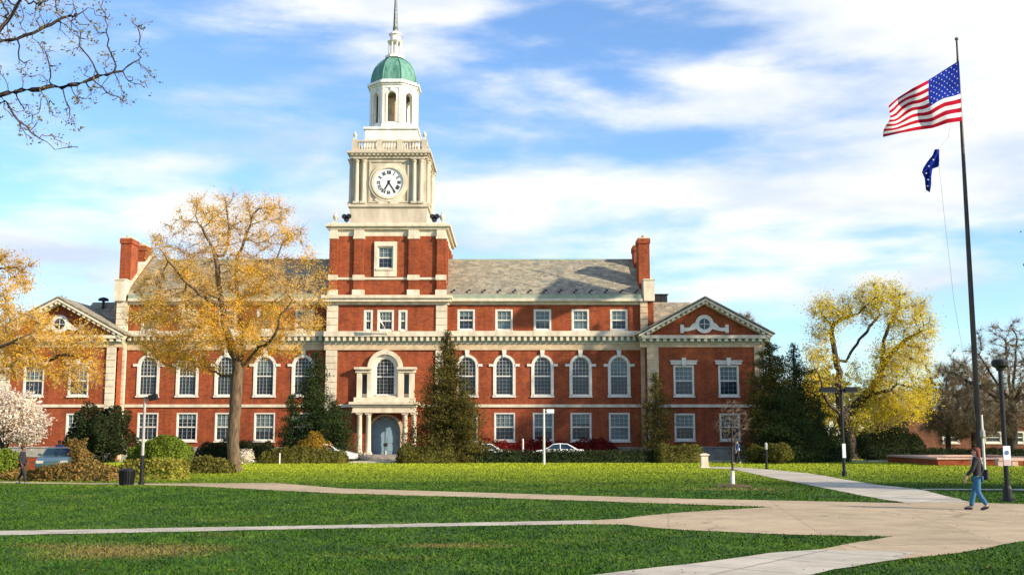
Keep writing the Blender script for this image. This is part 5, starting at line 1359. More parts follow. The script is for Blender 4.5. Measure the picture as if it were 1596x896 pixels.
hedge_px('hedge', 'dark low hedge beneath the spruces, right of the pavilion', 1225, 1330, 84.5, 1.8, 700, 'hedge_dark', 120)
hedge_px('hedge', 'tall black-green hedge between the yellow tree and the flagpole', 1338, 1452, 96, 3.0, 671, 'hedge_dark', 121)
hedge_px('hedge', 'long dark hedge behind the flagpole terrace', 1352, 1720, 88, 2.0, 699, 'hedge_dark', 122, wav=.04)
# wooded skyline far behind
rg = np.random.default_rng(9)
n = 42000
ang = rg.uniform(-.62,.62,n); dd = rg.uniform(170,230,n); X_ = np.sin(ang)*dd; Y_ = np.cos(ang)*dd
top = 9+2.6*np.sin(ang*31)+1.8*np.sin(ang*67+1)+1.2*np.sin(ang*143)
z = top*rg.random(n)**.7
q = leaf_quads(rg, np.zeros((1,3)), 1.15, 0, n, aspect=.7)+np.stack([X_,Y_,z],1)[:,None,:]
o = np_mesh('distant_woodland', q, 4, M['leaf_olive']); tag(o, kind='stuff'); o['label'] = 'far wood of olive and brown trees along the horizon'; o['category'] = 'woodland'
# ------------------------------------------------------------------ low brick building at the far right
YN = 124.0
bx = W(1418, 690, YN).x; bxe = W(1900, 690, YN).x; zt = W(798, 640, YN).z
LB = empty('low_brick_building', (bx, YN, 0)); tag(LB, 'low brown-brick building with white windows behind the bare trees on the right', 'building')
ops = []; wz0, wz1 = W(798, 690, YN).z, W(798, 672, YN).z; ww = 1.9
cxs = [W(p, 690, YN).x-bx for p in (1482, 1548, 1584, 1640, 1700)]
for c in cxs: ops.append((c-ww/2, c+ww/2, wz0, wz1, False))
mb = MB(); wall(mb, 0, bxe-bx, 0, zt, 0, ops); shell(mb, 0, bxe-bx, 0, 12, 0, zt); mb.build('brick_wall', M['brick2'], LB)
mb = MB(); L_ = bxe-bx; mb.add([(-.4,-.5,zt),(L_+.4,-.5,zt),(L_+.4,6,zt+2.6),(-.4,6,zt+2.6),(-.4,12.5,zt),(L_+.4,12.5,zt)], [(0,1,2,3),(3,2,5,4),(0,3,4),(1,5,2),(0,4,5,1)]); mb.build('roof', M['slate'], LB)
pn = proto(ww, wz1-wz0, casing=.14, cols=2, rows=(2,2), blind=0)
for c in cxs:
    o = copy_tree(pn, LB); o.location = (c, 0, wz0)

# low red brick wall by the parked car at far left
YW = 66.0
a, b = W(26, 715, YW).x, W(80, 715, YW).x; h = W(798, 712, YW).z
wr = empty('low_brick_wall', ((a+b)/2, YW, 0)); tag(wr, 'short low red brick wall with grey cap behind the left hedge', 'wall')
mb = MB(); mb.box(a-(a+b)/2, b-(a+b)/2, 0, .35, 0, h); mb.build('brickwork', M['brick'], wr)
mb = MB(); mb.box(a-(a+b)/2-.05, b-(a+b)/2+.05, -.05, .4, h+.002, h+.09); mb.build('cap', M['plinth'], wr)

# ------------------------------------------------------------------ raised brick terrace with the flagpole
YF0 = 75.5; YFC = 81.0
fx = W(1528, 715, YFC).x
TR = empty('raised_terrace', (fx, YFC, 0)); tag(TR, 'low raised brick planter terrace with pink stone coping round the flagpole', 'terrace')
xa, xb = W(1462, 722, YF0).x-fx, W(1640, 722, YF0).x-fx; ya, yb = YF0-YFC, 4.5; th = .42
mb = MB()
for q in ((xa,xb,ya,ya+.4),(xa,xb,yb-.4,yb),(xa,xa+.4,ya+.4,yb-.4),(xb-.4,xb,ya+.4,yb-.4)): mb.box(*q, 0, th)
mb.build('brickwork', M['brick'], TR)
mb = MB(); e = .08
for q in ((xa-e,xb+e,ya-e,ya+.4+e),(xa-e,xb+e,yb-.4-e,yb+e),(xa-e,xa+.4+e,ya+.4+e,yb-.4-e),(xb-.4-e,xb+e,ya+.4+e,yb-.4-e)): mb.box(*q, th+.002, th+.13)
mb.build('coping', M['coping'], TR)
mb = MB(); mb.box(xa+.401, xb-.401, ya+.401, yb-.401, .0, th-.05); mb.build('paving', M['tan'], TR)
sx0, sx1 = W(1549, 720, YF0-.5).x, W(1600, 720, YF0-.5).x
ST = empty('stone_bench', ((sx0+sx1)/2, YF0-1.0, 0)); tag(ST, 'sunlit pinkish stone block bench in front of the flagpole terrace at the right edge', 'bench')
w_ = (sx1-sx0)/2
mb = MB(); mb.box(-w_,w_,-.3,.3,.36,.5); mb.build('seat', M['coping'], ST)
for s_ in (-1,0,1):
    mb = MB(); mb.box(s_*w_*.85-.2, s_*w_*.85+.2, -.24,.24,0,.358); mb.build('leg', M['coping'], ST)

th0 = th-.05
FPx = fx; FPY = YFC
top = W(1492, 66, YFC)
FPO = empty('flagpole', (FPx, FPY, th0)); tag(FPO, 'very tall dark bronze flagpole flying two flags at the right', 'flagpole')
Hp = top.z-th0
mb = MB(); mb.poly_tube([(0,0,0),(0,0,Hp*.4),(0,0,Hp*.75),(0,0,Hp)], [.215,.185,.13,.075], 16); mb.build('pole', M['bronze'], FPO, smooth=True, angle=40)
mb = MB(); mb.lathe(0,0,[(.5,0),(.5,.18),(.38,.25),(.32,.4),(.26,.55)],20); mb.build('base', M['bronze'], FPO, smooth=True, angle=40)
mb = MB(); mb.lathe(0,0,[(.07,Hp),(.09,Hp+.1),(.05,Hp+.14)],10); mb.ball((0,0,Hp+.25),.15,n=8); mb.build('finial', M['gilt'], FPO)
# halyard blowing a little off the pole
def FP3(px, py, dy=0): v = W(px, py, YFC+dy); return Vector((v.x-FPx, dy, v.z-th0))
mb = MB(); hp = [FP3(1492,72,.3), FP3(1488,150,.5), FP3(1478,215,.4), FP3(1462,232,-.3), FP3(1464,262,-.3), FP3(1471,330,-.3), FP3(1487,470,-.3), FP3(1508,590,-.3), FP3(1521,655,-.24)]
mb.poly_tube(hp, [.012]*len(hp), 5); mb.build('halyard', M['greypole'], FPO)

# the large flag: a waving sheet with stripes, canton and stars
cols = [M['flag_red'] if 0 else None]
M['flag_red'] = leaf_mat('flag_red_cloth', [(0.40,0.012,0.03),(0.42,0.013,0.032)], .35)
M['flag_white'] = leaf_mat('flag_white_cloth', [(0.78,0.74,0.74),(0.80,0.76,0.76)], .4)
M['flag_blue'] = leaf_mat('flag_blue_cloth', [(0.015,0.035,0.28),(0.016,0.037,0.29)], .3)
ctrl = [(0,(1494.5,95),(1499.5,189)),(.2,(1470,110),(1477,192)),(.4,(1446,125),(1453,200)),(.6,(1422,138),(1432,203)),(.8,(1402,152),(1404,208)),(1,(1388,165),(1378,214))]
FO = W(1497,140,YFC)
FL = empty('striped_flag', FO); tag(FL, 'large red and white striped flag with starry blue canton flying from the pole', 'flag', )
def flagpt(u, v, off=0.0):
    u = min(max(u,0),1)
    for i in range(len(ctrl)-1):
        if u <= ctrl[i+1][0]+1e-9: break
    a, b = ctrl[i], ctrl[i+1]; t = (u-a[0])/(b[0]-a[0])
    tx, ty = a[1][0]+(b[1][0]-a[1][0])*t, a[1][1]+(b[1][1]-a[1][1])*t
    bx_, by_ = a[2][0]+(b[2][0]-a[2][0])*t, a[2][1]+(b[2][1]-a[2][1])*t
    px = tx+(bx_-tx)*v + math.sin(v*7+u*5)*3.0*u; py = ty+(by_-ty)*v + math.sin(u*15+v*2)*2.4*math.sin(math.pi*min(1,v*1.0))*(.3+u)
    dy = -.2+ .62*math.sin(u*9.5+v*3.2)*(.1+u) + .25*math.sin(u*20-v*4)*u - 1.2*u
    p = W(px, py, YFC+dy+off); return Vector((p.x-FO.x, dy+off, p.z-FO.z))
NU = 40
def sheet(u0, u1, v0, v1, nu, nv, off=0.0, flip=False):
    mb = MB()
    for i in range(nu+1):
        for j in range(nv+1): mb.v.append(tuple(flagpt(u0+(u1-u0)*i/nu, v0+(v1-v0)*j/nv, off)))
    for i in range(nu):
        for j in range(nv): mb.f.append((i*(nv+1)+j, (i+1)*(nv+1)+j, (i+1)*(nv+1)+j+1, i*(nv+1)+j+1)); mb.m.append(0)
    return mb
stripes = MB()
for k in range(13):
    t = sheet(.4 if k < 7 else 0, 1, k/13, (k+1)/13, 30 if k < 7 else NU, 3); stripes.add(t.v, t.f, k % 2)
o = stripes.build('stripes', [M['flag_red'], M['flag_white']], FL, smooth=True)
o = sheet(0, .4, 0, 7/13, 18, 10).build('canton', M['flag_blue'], FL, smooth=True)
st = MB()
for r in range(9):
    for c in range(6 if r % 2 == 0 else 5):
        u = .4*((c+.5)/6 if r % 2 == 0 else (c+1)/6); v = 7/13*(r+.6)/9.2
        for off in (-.03, .03):
            vs = []
            for k in range(10):
                a = math.pi/2+math.pi*k/5; rr = (.0145 if k % 2 == 0 else .0065); vs.append(flagpt(u+math.cos(a)*rr*.62*1.05, v-math.sin(a)*rr*1.15, off))
            vs.append(flagpt(u, v, off)); st.add(vs, [(k, (k+1)%10, 10) for k in range(10)])
o = st.build('stars', M['flag_white'], FL)
# small blue flag folded on itself on the halyard
edgeL = [(1457,233),(1453,243),(1446,252),(1439,263),(1437,269),(1441,278),(1442,288),(1443,296)]
edgeR = [(1464,233),(1464,243),(1464,252),(1463,260),(1453,263),(1451,275),(1451,288),(1449,300)]
S0 = W(1460,240,YFC); SF = empty('small_blue_flag', S0); tag(SF, 'small dark blue flag hanging limp from the halyard below the striped flag', 'flag')
mb = MB(); nu = 6; m_ = len(edgeL)
for j in range(m_):
    for i in range(nu+1):
        t = i/nu; px = edgeL[j][0]+(edgeR[j][0]-edgeL[j][0])*t; py = edgeL[j][1]+(edgeR[j][1]-edgeL[j][1])*t
        dy = -.3+.16*math.sin(t*9+j*.9); p = W(px, py, YFC+dy); mb.v.append((p.x-S0.x, dy, p.z-S0.z))
for j in range(m_-1):
    for i in range(nu): mb.f.append((j*(nu+1)+i, j*(nu+1)+i+1, (j+1)*(nu+1)+i+1, (j+1)*(nu+1)+i)); mb.m.append(0)
o = mb.build('cloth', M['flag_blue'], SF, smooth=True)
md = o.modifiers.new('thickness', 'SOLIDIFY'); md.thickness = .03
mb = MB()
for px, py in ((1455,249),(1448,259),(1444,270),(1447,280),(1446,290)):
    p = W(px, py, YFC-.56); mb.ball((p.x-S0.x, -.5, p.z-S0.z), .07, .03, .06, n=6)
mb.build('emblem', M['flag_white'], SF)

# ------------------------------------------------------------------ lamps, posts and signs
def lamp_root(name, px, py, label, cat='lamp post', group=None, Y=None):
    g = G(px, py) if Y is None else Vector((W(px,py,Y).x, Y, 0)); r = empty(name, g); tag(r, label, cat, group); return r, g
# left lamp: grey pole with a dark floodlight head
r, g = lamp_root('lamp_post', 220, 755, 'slim grey lamp post beside the box hedge at left, small dark floodlight on top')
H = W(220, 618, g.y).z
mb = MB(); mb.poly_tube([(0,0,H*.33),(0,0,H)], [.07,.055], 10); mb.build('pole', M['greypole'], r)
mb = MB(); mb.poly_tube([(0,0,0),(0,0,.12),(0,0,.13),(0,0,H*.33)], [.13,.13,.085,.082], 12); mb.build('pole_base', M['black'], r)
mb = MB(); mb.tube((0,0,H-.04),(.3,0,H-.02),.03); mb.obox((.36,-.03,H-.03), (.17,0,.03), (0,.13,0), (-.02,0,.12)); mb.build('floodlight', M['black'], r)
# white sign post
r, g = lamp_root('sign_post', 848, 724, 'tall thin white post with small white plate in front of the right wing', 'sign post')
H = W(848, 637, g.y).z
mb = MB(); mb.poly_tube([(0,0,0),(0,0,H)], [.085,.07], 10); mb.build('pole', M['whitepole'], r)
mb = MB(); mb.box(.2,.72,-.02,.02,H-.3,H-.02); mb.box(.08,.2,-.015,.015,H-.1,H-.07); mb.build('plate', M['sign'], r)
# short white post by the red hedge
g = W(815, 700, 87); r = empty('marker_post', (g.x, 87, 0)); tag(r, 'short white marker post between the two parked cars', 'post')
mb = MB(); mb.lathe(0,0,[(.07,0),(.07,W(815,685,87).z),(.04,W(815,684,87).z+.03)],8); mb.build('post', M['whitepole'], r)
# tall black lamp with a double box head, sign on its pole
def banner(r, z0, z1, w, y=-.12, blue=True):
    mb = MB(); mb.box(-w/2,w/2,y-.015,y+.015,z0,z1); s = mb.build('sign_plate', M['sign'], r)
    if blue:
        mb = MB(); zc = z0+(z1-z0)*.66
        mb.lathe(0,0,[(w*.27,-.01),(w*.27,.01)],14); mb.v = [(v[0], y-.026+v[2]*.5, zc+v[1]*1.15) for v in mb.v]; mb.build('sign_symbol', M['sign_blue'], s)
        mb = MB(); mb.box(-w/2+.015,w/2-.015,y-.0185,y-.0155,z0+.01,z0+(z1-z0)*.3); mb.build('sign_panel', M['sign_pink'], s)
    return s
r, g = lamp_root('street_lamp', 1316, 742, 'black lamp post with a wide double-box head, in front of the twisted yellow tree', 'street lamp')
Y_ = g.y; zz = lambda py: W(798, py, Y_).z; k = Y_/F
mb = MB(); mb.poly_tube([(0,0,0),(0,0,.25),(0,0,.27),(0,0,zz(600))], [.13,.13,.085,.065], 12); mb.build('pole', M['black'], r)
mb = MB()
mb.tube((-28*k,0,zz(608)),(24*k,0,zz(608)),.05)
mb.build('arm', M['black'], r)
for s_, a, b in ((0,-32,-9),(0,5,24)):
    mb = MB(); mb.box(a*k, b*k, -.22, .22, zz(611), zz(604.5)); mb.box(a*k+.06, b*k-.06, -.16, .16, zz(604.5), zz(603)); h_ = mb.build('lamp_head', M['black'], r)
    mb = MB(); mb.box(a*k+.05, b*k-.05, -.18, .18, zz(611)-.03, zz(611)-.002); mb.build('lens', M['lamp_glass'], h_)
banner(r, zz(713), zz(691), .17, blue=False)
# tall black lamp at the right edge
r, g = lamp_root('street_lamp', 1571, 781, 'tall black lamp post with flat wide round head and blue-symbol sign at the right edge', 'street lamp')
Y_ = g.y; zz = lambda py: W(798, py, Y_).z; k = Y_/F
mb = MB(); mb.poly_tube([(0,0,.0),(0,0,zz(700)),(0,0,zz(575))], [.082,.075,.068], 12); mb.build('pole', M['black'], r)
mb = MB(); mb.lathe(0,0,[(.22,0),(.22,.05),(.15,.10),(.14,.4),(.10,.5)],14)
for i in range(4): a = math.pi/4+i*math.pi/2; mb.lathe(math.cos(a)*.18, math.sin(a)*.18, [(.03,.05),(.03,.10)],6)
mb.build('base', M['black'], r)
mb = MB(); mb.lathe(0,0,[(.11,zz(578)),(.13,zz(574)),(.25,zz(570)),(.26,zz(564)),(.23,zz(561)),(.06,zz(559))],20); h_ = mb.build('lamp_head', M['black'], r)
mb = MB(); mb.lathe(0,0,[(.12,zz(573)),(.2,zz(571.5)),(.2,zz(571.2))],14); mb.build('lens', M['lamp_glass'], h_)
banner(r, zz(725), zz(694.5), 11*k)
# short black posts with pale tops
r, g = lamp_root('path_light', 1195, 731, 'short black path light with a pale cylindrical top beside the far path', 'path light')
zz = lambda py: W(798, py, g.y).z
mb = MB(); mb.lathe(0,0,[(.14,0),(.14,.06),(.075,.08),(.075,zz(701)),(.05,zz(700))],10); mb.build('post', M['black'], r)
mb = MB(); mb.lathe(0,0,[(.08,zz(700)),(.09,zz(691)),(.05,zz(689.5))],10); mb.build('light_top', M['lamp_glass'], r)
g = W(1533, 700, 60); r = empty('white_pole', (g.x, 60, 0)); tag(r, 'slender white pole just right of the flagpole base', 'pole'); z1 = W(1533,646,60).z
mb = MB(); mb.poly_tube([(0,0,0),(0,0,z1)], [.075,.055], 8); mb.build('pole', M['whitepole'], r)
mb = MB(); mb.lathe(0,0,[(.08,1.9),(.14,2.0),(.14,2.28),(.08,2.38)],10); mb.build('collar', M['greypole'], r)
# thin white posts near the olive hedge
for px, lab in ((436,'short pale stake at the foot of the olive hedge'),(601,'short pale post beside the left portico columns')):
    Yq = 79.5 if px == 436 else 91.4
    g = W(px, 710, Yq); r = empty('marker_stake', (g.x, Yq, .0)); tag(r, lab, 'post'); mb = MB(); mb.lathe(0,0,[(.05,0),(.05,.75),(.02,.8)],8); mb.build('post', M['whitepole'], r)
# stone pillar
g = G(1098, 729); r = empty('stone_pillar', g); tag(r, 'stubby pale stone pillar on the grass in front of the right pavilion', 'pillar'); h = W(1098, 706, g.y).z
mb = MB(); mb.frust(0,0,.12,h-.14,.46,.46,.42,.42); mb.build('shaft', M['stone'], r)
mb = MB(); mb.frust(0,0,0,.119,.58,.58,.52,.52); mb.build('foot', M['stone'], r)
mb = MB(); mb.frust(0,0,h-.138,h-.05,.56,.56,.56,.56); mb.frust(0,0,h-.049,h,.5,.5,.2,.2); mb.build('cap', M['stone'], r)
# litter bin
g = G(197, 756); r = empty('litter_bin', g); tag(r, 'round black litter bin beside the grey lamp post', 'litter bin'); h = W(197,729,g.y).z
mb = MB(); mb.lathe(0,0,[(.26,.05),(.30,h*.8),(.30,h*.82)],20)
for i in range(20): a = 2*math.pi*i/20; mb.tube((math.cos(a)*.285,math.sin(a)*.285,.04),(math.cos(a)*.325,math.sin(a)*.325,h*.82),.013,n=4)
mb.build('slatted_body', M['black'], r)
mb = MB(); mb.lathe(0,0,[(.34,h*.82),(.34,h*.88),(.25,h*.95),(.12,h)],20); mb.build('lid', M['black'], r)
mb = MB(); mb.lathe(0,0,[(.27,0),(.27,.05)],20); mb.build('base', M['dark'], r)

# ------------------------------------------------------------------ cars
def make_car(label, paint):
    """sedan, front at +x, wheels on z=0"""
    r = empty('parked_car', (0,0,0)); tag(r, label, 'car', 'cars parked in front of the library')
    prof = [(2.22,.28),(2.28,.45),(2.22,.66),(1.55,.86),(1.02,.92),(-1.35,.96),(-2.05,.92),(-2.22,.80),(-2.25,.45),(-2.18,.28)]
    def arch(cx, rr=.37): return [(cx-math.cos(math.pi*i/8)*-rr if 0 else cx-rr*math.cos(math.pi*i/8), .28+rr*.92*math.sin(math.pi*i/8)) for i in range(9)]
    poly = prof+arch(-1.35)+arch(1.38)
    mb = MB(); mb.prism(poly, -.86, .86)
    b = mb.build('body', paint, r)
    md = b.modifiers.new('edges', 'BEVEL'); md.width = .06; md.segments = 3; md.limit_method = 'ANGLE'; md.angle_limit = R(40)
    cab = [(.98,.91),(.32,1.36),(-.15,1.41),(-.85,1.38),(-1.62,.95)]
    def row(y, sc, lift=0): return [(x*(1 if 0 else 1), y*(1-.16*((z-.91)/.5)), z) for x, z in cab]
    mb = MB(); L_, R_ = [(x,-.80*(1-.2*(z-.91)/.5),z) for x,z in cab], [(x,.80*(1-.2*(z-.91)/.5),z) for x,z in cab]; n = len(cab)
    mb.add(L_+R_, [tuple(range(n)), tuple(range(n,2*n))[::-1]]+[((i+1)%n,i,n+i,n+(i+1)%n) for i in range(n)])
    cb = mb.build('cabin', paint, r); md = cb.modifiers.new('edges','BEVEL'); md.width=.05; md.segments=3; md.limit_method='ANGLE'; md.angle_limit = R(15)
    yy = lambda z, o=.012: -.80*(1-.2*(z-.91)/.5)-o
    for sg in (1,-1):
        for pts in ([(.84,.95),(.30,1.31),(-.22,1.35),(-.22,.96)], [(-.30,.96),(-.30,1.35),(-.80,1.33),(-1.40,.98)]):
            mb = MB(); v1 = [(x, yy(z)*sg, z) for x,z in pts]; v2 = [(x,(yy(z)+.03)*sg,z) for x,z in pts]; mb.add(v1+v2, [(0,1,2,3),(7,6,5,4),(0,4,5,1),(1,5,6,2),(2,6,7,3),(3,7,4,0)]); mb.build('side_window', M['glass'], r)
        mb = MB(); mb.box(-.02,.16,*sorted((sg*.862,sg*.90)),.80,.84); mb.build('door_handle', M['chrome'], r)
        mb = MB(); mb.box(.72,.88,*sorted((sg*.83,sg*1.0)),.93,1.06); mb.build('wing_mirror', paint, r)
        mb = MB(); mb.obox((2.20,sg*.62,.62),(.06,0,0),(0,.18,0),(-.02,0,.07)); mb.build('headlight', M['lamp_glass'], r)
        mb = MB(); mb.box(-2.27,-2.2,*sorted((sg*.5,sg*.82)),.62,.78); mb.build('tail_light', M['hedge_red'], r)
    for (xa,za),(xb,zb),nm in (((.98,.91),(.32,1.36),'windscreen'),((-.85,1.38),(-1.62,.95),'rear_window')):
        d = Vector((xb-xa,0,zb-za)); nn = Vector((-d.z,0,d.x)).normalized(); nn = nn if nn.z > 0 else -nn
        a = Vector((xa,0,za))+d*.1; b_ = Vector((xa,0,za))+d*.9; w0, w1 = (.72,.60) if nm == 'windscreen' else (.60,.70)
        mb = MB(); q = [a+Vector((0,-w0,0)),a+Vector((0,w0,0)),b_+Vector((0,w1,0)),b_+Vector((0,-w1,0))]
        mb.add([p+nn*.012 for p in q]+[p-nn*.02 for p in q], [(0,1,2,3),(7,6,5,4),(0,4,5,1),(1,5,6,2),(2,6,7,3),(3,7,4,0)]); mb.build(nm, M['glass'], r)
    for x in (-1.35,1.38):
        for sg in (-1,1):
            w = empty('wheel', (x, sg*.74, .32)); w.parent = r
            mb = MB(); mb.lathe(0,0,[(.20,-.11),(.30,-.11),(.32,-.08),(.32,.08),(.30,.11),(.20,.11)],22); mb.v=[(v[0],v[2],v[1]) for v in mb.v]; mb.build('tyre', M['rubber'], w, smooth=True, angle=35)
            mb = MB(); mb.lathe(0,0,[(.205,-.115),(.205,.115)],18); mb.lathe(0,0,[(.06,-.13),(.06,.13)],10)
            for i in range(5): a = 2*math.pi*i/5; mb.obox((math.cos(a)*.12,math.sin(a)*.12,0),(math.cos(a)*.08,math.sin(a)*.08,0),(-math.sin(a)*.02,math.cos(a)*.02,0),(0,0,.125))
            mb.v=[(v[0],v[2],v[1]) for v in mb.v]; mb.build('rim', M['chrome'], w)
    return r
wcar = make_car('white car with its nose past the olive hedge, left of the entrance walk', M['carwhite'])
wcar.location = (W(556,710,83.6).x-2.28, 83.7, 0.0)
for px, lab, fl in ((760, 'white car behind the dark hedge, beside the tall spruce', 0), (868, 'white car behind the dark hedge, just right of the white sign post', math.pi)):
    c = copy_tree(wcar); c['label'] = lab; c.location = (W(px,705,88.0).x, 88.2, .012); c.rotation_euler = (0,0,fl)
tcar = make_car('dark teal parked car by the low brick wall at left, behind the brown hedge', M['carteal'])
tcar.location = (W(93,715,62.5).x, 62.5, 0); tcar.rotation_euler = (0,0,R(-78))

# ------------------------------------------------------------------ people
M['skin'] = mat('skin', (0.50,0.30,0.20), 0.55, (0.46,0.27,0.18)); M['skin_dark'] = mat('skin_deep', (0.16,0.085,0.05), .55, (0.14,0.075,0.045))
M['jeans'] = mat('blue_jeans', (0.045,0.15,0.27), .85, (0.03,0.11,0.21), scale=6); M['black_cloth'] = mat('black_cloth', (0.02,0.02,0.024), .9, (0.03,0.03,0.035), scale=9)
M['white_cloth'] = mat('white_cloth', (0.72,0.72,0.72), .9); M['auburn'] = mat('auburn_hair', (0.20,0.045,0.02), .7, (0.12,0.03,0.015), scale=30); M['blue_cloth'] = mat('blue_cloth', (0.06,0.11,0.26), .9)
M['grey_cloth'] = mat('grey_cloth', (0.3,0.3,0.33), .9); M['shoe'] = mat('dark_shoes', (0.03,0.035,0.045), .6)
def skin_mesh(name, verts, edges, rad, material, parent, root=0, sub=2, extra=None):
    me = bpy.data.meshes.new(name); me.from_pydata([tuple(v) for v in verts], edges, [])
    o = bpy.data.objects.new(name, me); C.objects.link(o)
    md = o.modifiers.new('skin', 'SKIN'); md.use_smooth_shade = True
    lay = me.skin_vertices[0].data
    for i, r_ in enumerate(rad): lay[i].radius = (r_, r_) if not isinstance(r_, tuple) else r_
    for i in range(len(verts)): lay[i].use_root = (i == root)
    s = o.modifiers.new('sub', 'SUBSURF'); s.levels = sub; s.render_levels = sub
    dg = bpy.context.evaluated_depsgraph_get(); dg.update(); em = bpy.data.meshes.new_from_object(o.evaluated_get(dg)); em.name = name
    o.modifiers.clear(); o.data = em; bpy.data.meshes.remove(me)
    if extra:
        bm = bmesh.new(); bm.from_mesh(em); t = bpy.data.meshes.new('tmp'); t.from_pydata([tuple(v) for v in extra.v], [], extra.f); bm.from_mesh(t); bmesh.ops.recalc_face_normals(bm, faces=bm.faces[:]); bm.to_mesh(em); bm.free(); bpy.data.meshes.remove(t)
    em.materials.clear(); em.materials.append(material)
    em.polygons.foreach_set('use_smooth', [True]*len(em.polygons))
    o.parent = parent; return o
def person(label, loc, rz, top, legs, shoes, hair, skin, stride=.3, arm=.25, scale=1.0, longhair=False, bag=None, collar=None, shirt=None):
    """walking figure, facing +y in its own frame; right leg forward"""
    r = empty('person', loc, rz); tag(r, label, 'person')
    hipz = .92; f = stride
    hipR, hipL = Vector((.09,0,hipz)), Vector((-.09,0,hipz))
    kneeR, ankR = Vector((.10,f*.55,.51)), Vector((.10,f*.95,.09)); kneeL, ankL = Vector((-.10,-f*.05,.49)), Vector((-.10,-f*1.0,.15))
    toeR, toeL = ankR+Vector((.01,.17,-.045)), ankL+Vector((-.01,.14,-.11))
    shz = 1.42; shR, shL = Vector((.18,0,shz)), Vector((-.18,0,shz))
    elR, wrR = Vector((.24,-arm*.55,1.14)), Vector((.24,-arm*.55+.10,.90)); elL, wrL = Vector((-.24,arm*.35,1.14)), Vector((-.23,arm*1.0+.02,.93))
    chest, neck, skull = Vector((0,.0,1.28)), Vector((0,.01,1.48)), Vector((0,.02,1.62))
    V_ = [Vector((0,0,.95)), Vector((0,0,1.10)), chest, Vector((0,0,1.40)), neck, Vector((0,.02,1.555)), skull, Vector((0,.01,1.70)),
          shR, elR, wrR, wrR+Vector((0,.03,-.09)), shL, elL, wrL, wrL+Vector((0,.03,-.09)), hipR, kneeR, ankR, toeR, hipL, kneeL, ankL, toeL]
    E_ = [(0,1),(1,2),(2,3),(3,4),(4,5),(5,6),(6,7),(3,8),(8,9),(9,10),(10,11),(3,12),(12,13),(13,14),(14,15),(0,16),(16,17),(17,18),(18,19),(0,20),(20,21),(21,22),(22,23)]
    Rr = [(.135,.10),(.12,.09),(.15,.10),(.12,.08),.055,.068,(.082,.095),(.065,.075), .062,.042,.030,(.038,.018),.062,.042,.030,(.038,.018), .088,.056,.040,(.042,.03),.088,.056,.040,(.042,.03)]
    ex = MB()
    for w, sg in ((wrR,1),(wrL,-1)):
        palm = w+Vector((0,.025,-.075))
        for k, ln in enumerate((.070,.080,.076,.060)):
            b = palm+Vector((sg*.004,.030-.019*k,-.03)); ex.poly_tube([b, b+Vector((0,.006,-ln*.5)), b+Vector((-sg*.018,.012,-ln*.95))], [.0095,.0085,.007], 6)
        b = palm+Vector((-sg*.01,.035,.02)); ex.poly_tube([b, b+Vector((-sg*.012,.025,-.03)), b+Vector((-sg*.02,.028,-.058))], [.011,.010,.008], 6)
    # face: nose, lips, ears, chin
    ex.ball((0,.108,1.605), .014,.022,.024, n=6); ex.ball((0,.098,1.565), .026,.012,.010, n=6); ex.ball((0,.085,1.53), .03,.025,.02, n=6)
    for sg in (-1,1): ex.ball((sg*.082,.015,1.61), .012,.022,.032, n=6)
    skin_mesh('body', V_, E_, Rr, skin, r, extra=ex)
    for sg in (-1,1):
        mb = MB(); mb.ball((sg*.032,.100,1.628), .013,.008,.009, n=6); mb.build('eye', M['black'], r)
    # clothes: slightly larger skins that end at cuffs, waist and hem
    tv = [Vector((0,0,.86)), Vector((0,0,1.0)), Vector((0,0,1.14)), chest, Vector((0,0,1.41)), Vector((0,.005,1.46)), shR, elR, wrR+Vector((0,-.01,.03)), shL, elL, wrL+Vector((0,-.01,.03))]
    skin_mesh('jacket', tv, [(0,1),(1,2),(2,3),(3,4),(4,5),(4,6),(6,7),(7,8),(4,9),(9,10),(10,11)], [(.165,.13),(.165,.125),(.155,.12),(.18,.13),(.14,.10),.072,.085,.062,.047,.085,.062,.047], top, r)
    lv = [Vector((0,0,.95)), hipR+Vector((0,0,-.05)), kneeR, ankR+Vector((0,0,.0)), hipL+Vector((0,0,-.05)), kneeL, ankL+Vector((0,0,.0))]
    skin_mesh('trousers', lv, [(0,1),(1,2),(2,3),(0,4),(4,5),(5,6)], [(.15,.115),.105,.076,.066,.105,.076,.066], legs, r)
    for a, t in ((ankR,toeR),(ankL,toeL)):
        mb = MB(); d = (t-a); m_ = a+d*.42+Vector((0,0,-.03)); dd = d.normalized(); mb.ball((0,0,0), .046, .125, .045, n=8)
        q = Vector((0,1,0)).rotation_difference(dd) if False else Matrix.Rotation(math.atan2((t.z-a.z)+.04, .17)*.8, 3, 'X')
        mb.v = [tuple(q @ Vector(v)+m_) for v in mb.v]; mb.v = [(v[0],v[1],max(v[2],.004)) for v in mb.v]; mb.build('shoe', shoes, r, smooth=True)
    mb = MB(); mb.ball((0,-.012,1.665), .098,.108,.088, n=10)
    mb.v = [(v[0], v[1] if v[2] > 1.655 else min(v[1], .035), v[2]) for v in mb.v]
    if longhair: mb.ball((0,-.06,1.55), .095,.065,.16, n=8)
    mb.build('hair', hair, r, smooth=True)
    if collar:
        mb = MB(); mb.lathe(0,.005,[(.10,1.42),(.11,1.45),(.08,1.50),(.07,1.49)],14,sy=.85); mb.build('collar', collar, r, smooth=True)
